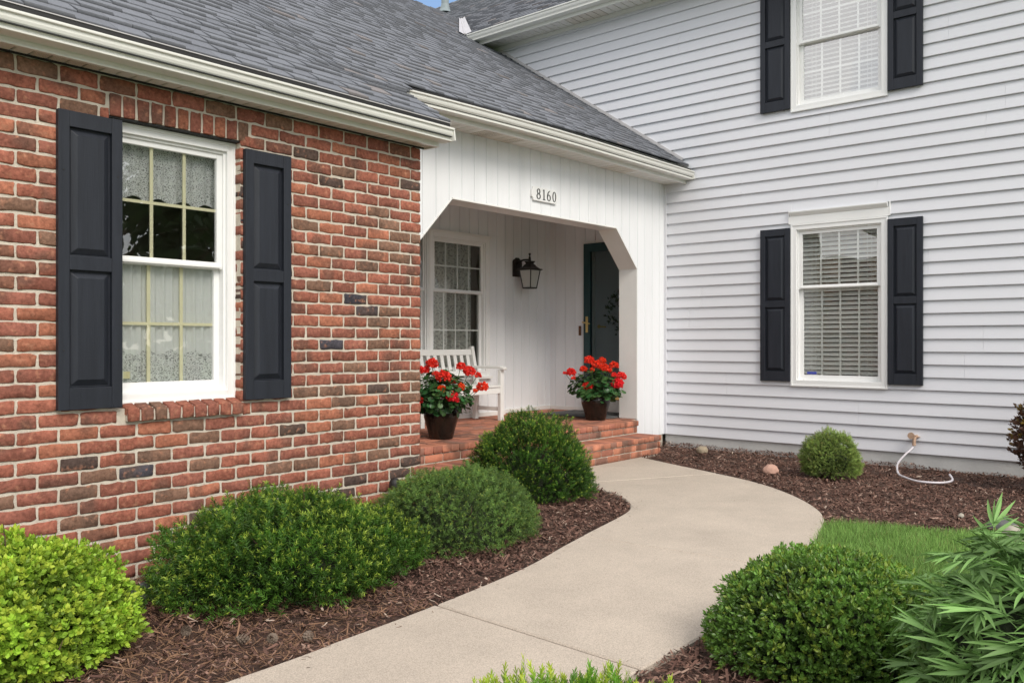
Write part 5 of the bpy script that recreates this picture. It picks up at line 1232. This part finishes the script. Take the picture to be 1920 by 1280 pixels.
# grass
def grass():
    X = RNG.uniform(3.3, 5.75, 150000); Y = RNG.uniform(-1.2, 2.05, 150000); P = np.stack([X, Y], 1); P = P[inside(lawn_poly, P)]
    e = inside(lawn_poly + np.array([.03, 0]), P) ; n = len(P)
    TV = np.array([(-.5, 0, 0), (.5, 0, 0), (-.42, .5, .10), (.42, .5, .10), (0, 1, .34)], float); TF = np.array([(0, 1, 3), (0, 3, 2), (2, 3, 4)])
    up = np.stack([RNG.normal(0, .38, n), RNG.normal(0, .38, n), np.ones(n)], 1)
    hgt = RNG.uniform(.035, .075, n) * (1 + .25 * vnoise(np.c_[P, np.zeros(n)], 5, 50)); scl = np.stack([RNG.uniform(.0018, .0038, n), hgt, hgt], 1)
    col = np.array([[.20, .345, .085]]) * RNG.uniform(.6, 1.45, (n, 1)) * (1 + .18 * vnoise(np.c_[P, np.zeros(n)], 3, 51))[:, None]
    dry = RNG.uniform(0, 1, n) < .05; col[dry] = (.28, .27, .10)
    V, F, C = scatter(TV, TF, np.c_[P, np.full(n, GZ - .025)], frames(up), scl, col, np.array([.6, .6, .9, .9, 1.2]))
    tag(mesh_np('grass', V, F, M_grass, None, cols=C), 'short green lawn grass inside the curve of the path', 'grass', kind='stuff')
grass()

# ---------------------------------------------------------------- rocks, cones, hose, tap
def rock(loc, sx, sy, sz, m, label, seed, name='rock', rz=0):
    bm = bmesh.new(); bmesh.ops.create_icosphere(bm, subdivisions=4, radius=1); V = np.array([v.co[:] for v in bm.verts]); nn_ = 1 + .13 * vnoise(V, 1.3, seed) + .05 * vnoise(V, 3.5, seed + 1)
    V = V * nn_[:, None]; V[:, 2] = np.where(V[:, 2] < -.35, -.35 + (V[:, 2] + .35) * .3, V[:, 2]); ca, sa = math.cos(rz), math.sin(rz); V = V * np.array([sx, sy, sz]); V = V @ np.array([[ca, -sa, 0], [sa, ca, 0], [0, 0, 1]]).T
    for v, q in zip(bm.verts, V): v.co = q
    me = bpy.data.meshes.new(name); bm.to_mesh(me); bm.free(); me.materials.append(m); me.polygons.foreach_set('use_smooth', np.ones(len(me.polygons), bool)); o = bpy.data.objects.new(name, me); o.location = loc; sc.collection.objects.link(o); return tag(o, label, 'rock', 'rocks in the beds')
rock((7.93, 4.24, GZ + .025), .075, .06, .05, M_rock[0], 'tan round rock in the mulch near the end of the porch step', 1, rz=.6)
rock((7.08, 3.13, GZ + .025), .068, .055, .055, M_rock[1], 'smooth pink rock in the mulch beside the curve of the path', 2, rz=-.7)
rock((5.90, 1.14, GZ + .015), .085, .045, .055, M_rock[2], 'dark grey rock at the lawn edge behind the peony', 3, rz=-.9)
rock((5.60, 1.02, GZ + .015), .085, .065, .065, M_rock[3], 'pale rounded rock at the lawn edge in front of the dark one', 4)
rock((6.15, 1.42, GZ + .0), .022, .018, .018, M_rock[3], 'tiny whitish pebble in the mulch between lawn and siding wall', 5)
rock((1.84, 3.66, GZ + .03), .10, .05, .055, M_rock[2], 'dark stone half buried between the spirea and the large yew', 6)
cone_mb = MB()
for i in range(46):
    t_ = i / 46; a = i * 2.4; r_ = .019 * math.sin(math.pi * (.12 + .8 * t_)); z = -.024 + .048 * t_; ca, sa = math.cos(a), math.sin(a)
    cone_mb.add([(r_ * .4 * ca, r_ * .4 * sa, z), (r_ * ca - .006 * sa, r_ * sa + .006 * ca, z + .006), (r_ * 1.15 * ca, r_ * 1.15 * sa, z + .009), (r_ * ca + .006 * sa, r_ * sa - .006 * ca, z + .006)], [(0, 1, 2, 3)])
c0 = mesh_np('pine_cone', cone_mb.v, cone_mb.f, M_cone, None)
for i, (x, y, lb) in enumerate(((1.70, 3.13, 'leftmost pine cone, in the mulch by the lime green spirea'), (1.79, 2.88, 'pine cone under the large yew, second from the left'), (1.87, 2.80, 'pine cone under the large yew, third from the left'), (1.98, 2.72, 'rightmost pine cone, in the mulch near the path edge'))):
    o = c0 if i == 0 else c0.copy()
    if i: sc.collection.objects.link(o)
    o.location = (x, y, GZ + .014); o.rotation_euler = (rad(90) + .3 * i, .2 * i, i * 1.3); tag(o, lb, 'pine cone', 'pine cones in the mulch')
# low black garden light by the corner of the brick wall
gl = empty('garden_light', (3.56, 3.98, GZ), label='small black domed garden light by the brick wall behind the middle yew', cat='garden light')
b = MB(); b.tube([(3.53, 3.98, GZ - .05), (3.53, 3.98, -.87)], .008, 8); b.build('stake', M_black, gl); b = MB(); b.lathe([(.034, -.05), (.034, -.025), (.028, -.005), (.014, .006), (0, .009)], (3.53, 3.98, -.838), 20); b.build('hood', M_black, gl, smooth=True)
hs = MB(); hs.tube([tuple(p) for p in cat([(8.335, 2.316, -.93), (8.31, 2.33, -.97), (8.2, 2.36, -1.02), (7.9, 2.33, -1.065), (7.55, 2.22, -1.095), (7.40, 2.12, -1.10), (7.32, 2.03, -1.105), (7.29, 1.96, -1.105), (7.31, 1.88, -1.105), (7.37, 1.82, -1.105), (7.45, 1.79, -1.10), (7.52, 1.80, -1.09), (7.56, 1.83, -1.065)], 5)], .0085, 12)
tag(hs.build('garden_hose', M_hose, None, smooth=True), 'short white hose hanging from the wall tap and lying on the mulch', 'hose')
fc = empty('wall_tap', (8.39, 2.31, -.86), label='corroded brass outdoor tap on the pale siding wall', cat='tap')
b = MB(); b.tube([(8.40, 2.31, -.862), (8.345, 2.312, -.862)], .017, 14); b.tube([(8.345, 2.312, -.862), (8.335, 2.314, -.90), (8.335, 2.315, -.915)], .015, 12); b.tube([(8.335, 2.315, -.912), (8.335, 2.315, -.94)], .0165, 12); b.lathe([(.034, -.002), (.034, .002), (0, .004)], (8.388, 2.31, -.862), 16); b.build('spout', M_faucet, fc, smooth=False)
b = MB(); 
for k_ in range(16): a = 2 * math.pi * k_ / 16; a2 = a + 2 * math.pi / 16; r1 = .026 + .003 * (k_ % 2); b.bar((8.315, 2.335 + .026 * math.cos(a), -.85 + .026 * math.sin(a)), (8.315, 2.335 + .026 * math.cos(a2), -.85 + .026 * math.sin(a2)), .009, .009)
b.tube([(8.311, 2.335, -.85), (8.319, 2.335, -.85)], .021, 16); b.bar((8.315, 2.31, -.85), (8.315, 2.36, -.85), .007, .007); b.bar((8.315, 2.335, -.875), (8.315, 2.335, -.825), .007, .007, up=(1, 0, 0)); b.tube([(8.35, 2.32, -.856), (8.31, 2.335, -.85)], .007, 8); b.build('handle', M_faucet, fc)

# ---------------------------------------------------------------- trees across the street, seen in the window reflections
def tree(x, y, h, r, kind, label, seed):
    e = empty('tree', (x, y, GZ - .05), label=label, cat='tree', group='trees around the house'); rn = np.random.default_rng(seed)
    b = MB(); pts = [(x + .1 * math.sin(i + seed), y + .1 * math.cos(i * 1.3), GZ - .1 + h * .8 * i / 6) for i in range(7)]; b.tube(pts, [.32 * r / 3 * (1 - .12 * i) for i in range(7)], 12)
    for i in range(14):
        a = i * 2.4; z = GZ + h * (.25 + .5 * i / 14); b.tube([(x, y, z), (x + r * .4 * math.cos(a), y + r * .4 * math.sin(a), z + h * .06), (x + r * .8 * math.cos(a), y + r * .8 * math.sin(a), z + h * .1)], [.09, .05, .02], 6)
    b.build('trunk', M_bark, e)
    n = 7000; d = rn.normal(size=(n, 3)); d /= np.linalg.norm(d, axis=1, keepdims=True); rr_ = rn.uniform(.35, 1, n) ** .5 * (1 + .3 * vnoise(d, 2.5, seed))
    P = d * rr_[:, None] * np.array([r, r, h * .42]) + np.array([x, y, GZ + h * .58])
    if kind == 'conifer':
        t_ = rn.uniform(0, 1, n) ** .7; a = rn.uniform(0, 6.28, n); q = r * (1.02 - (1 - t_)) * (.55 + .45 * rn.uniform(0, 1, n)) * (1 + .25 * np.sin(a * 5 + t_ * 40)); P = np.stack([x + q * np.cos(a), y + q * np.sin(a), GZ + h * (1 - t_ * .93) - q * .18], 1); d = P - np.array([x, y, GZ + h * .5])
    cl = vnoise(P, .9, seed); P = P[cl > .06]; d = d[cl > .06]; n = len(P)
    col = np.array([[.06, .11, .035]]) * rn.uniform(.5, 1.7, (n, 1)); lv_ = np.array([(-.5, 0, 0), (.5, 0, 0), (.6, .6, .1), (0, 1, 0), (-.6, .6, .1)], float); lf_ = np.array([(0, 1, 2), (0, 2, 3), (0, 3, 4)])
    V, F, C = scatter(lv_, lf_, P, frames(d + rn.normal(0, .6, d.shape)), rn.uniform(.14, .34, n), col); mesh_np('crown', V, F, M_leaf, e, cols=C)
tree(9.5, -13, 8.5, 3.3, 'round', 'broad leafy tree across from the brick wall, mirrored in its window', 61)
tree(13.5, -16, 10, 2.6, 'conifer', 'tall narrow conifer across the street, mirrored in the brick wall window', 62)
tree(5.2, -16, 10, 3.6, 'round', 'large spreading tree behind the viewer, nearest to the path', 63)
tree(-11, 4, 8, 3.2, 'round', 'leafy tree far to the left of the house, mirrored in the siding windows', 64)
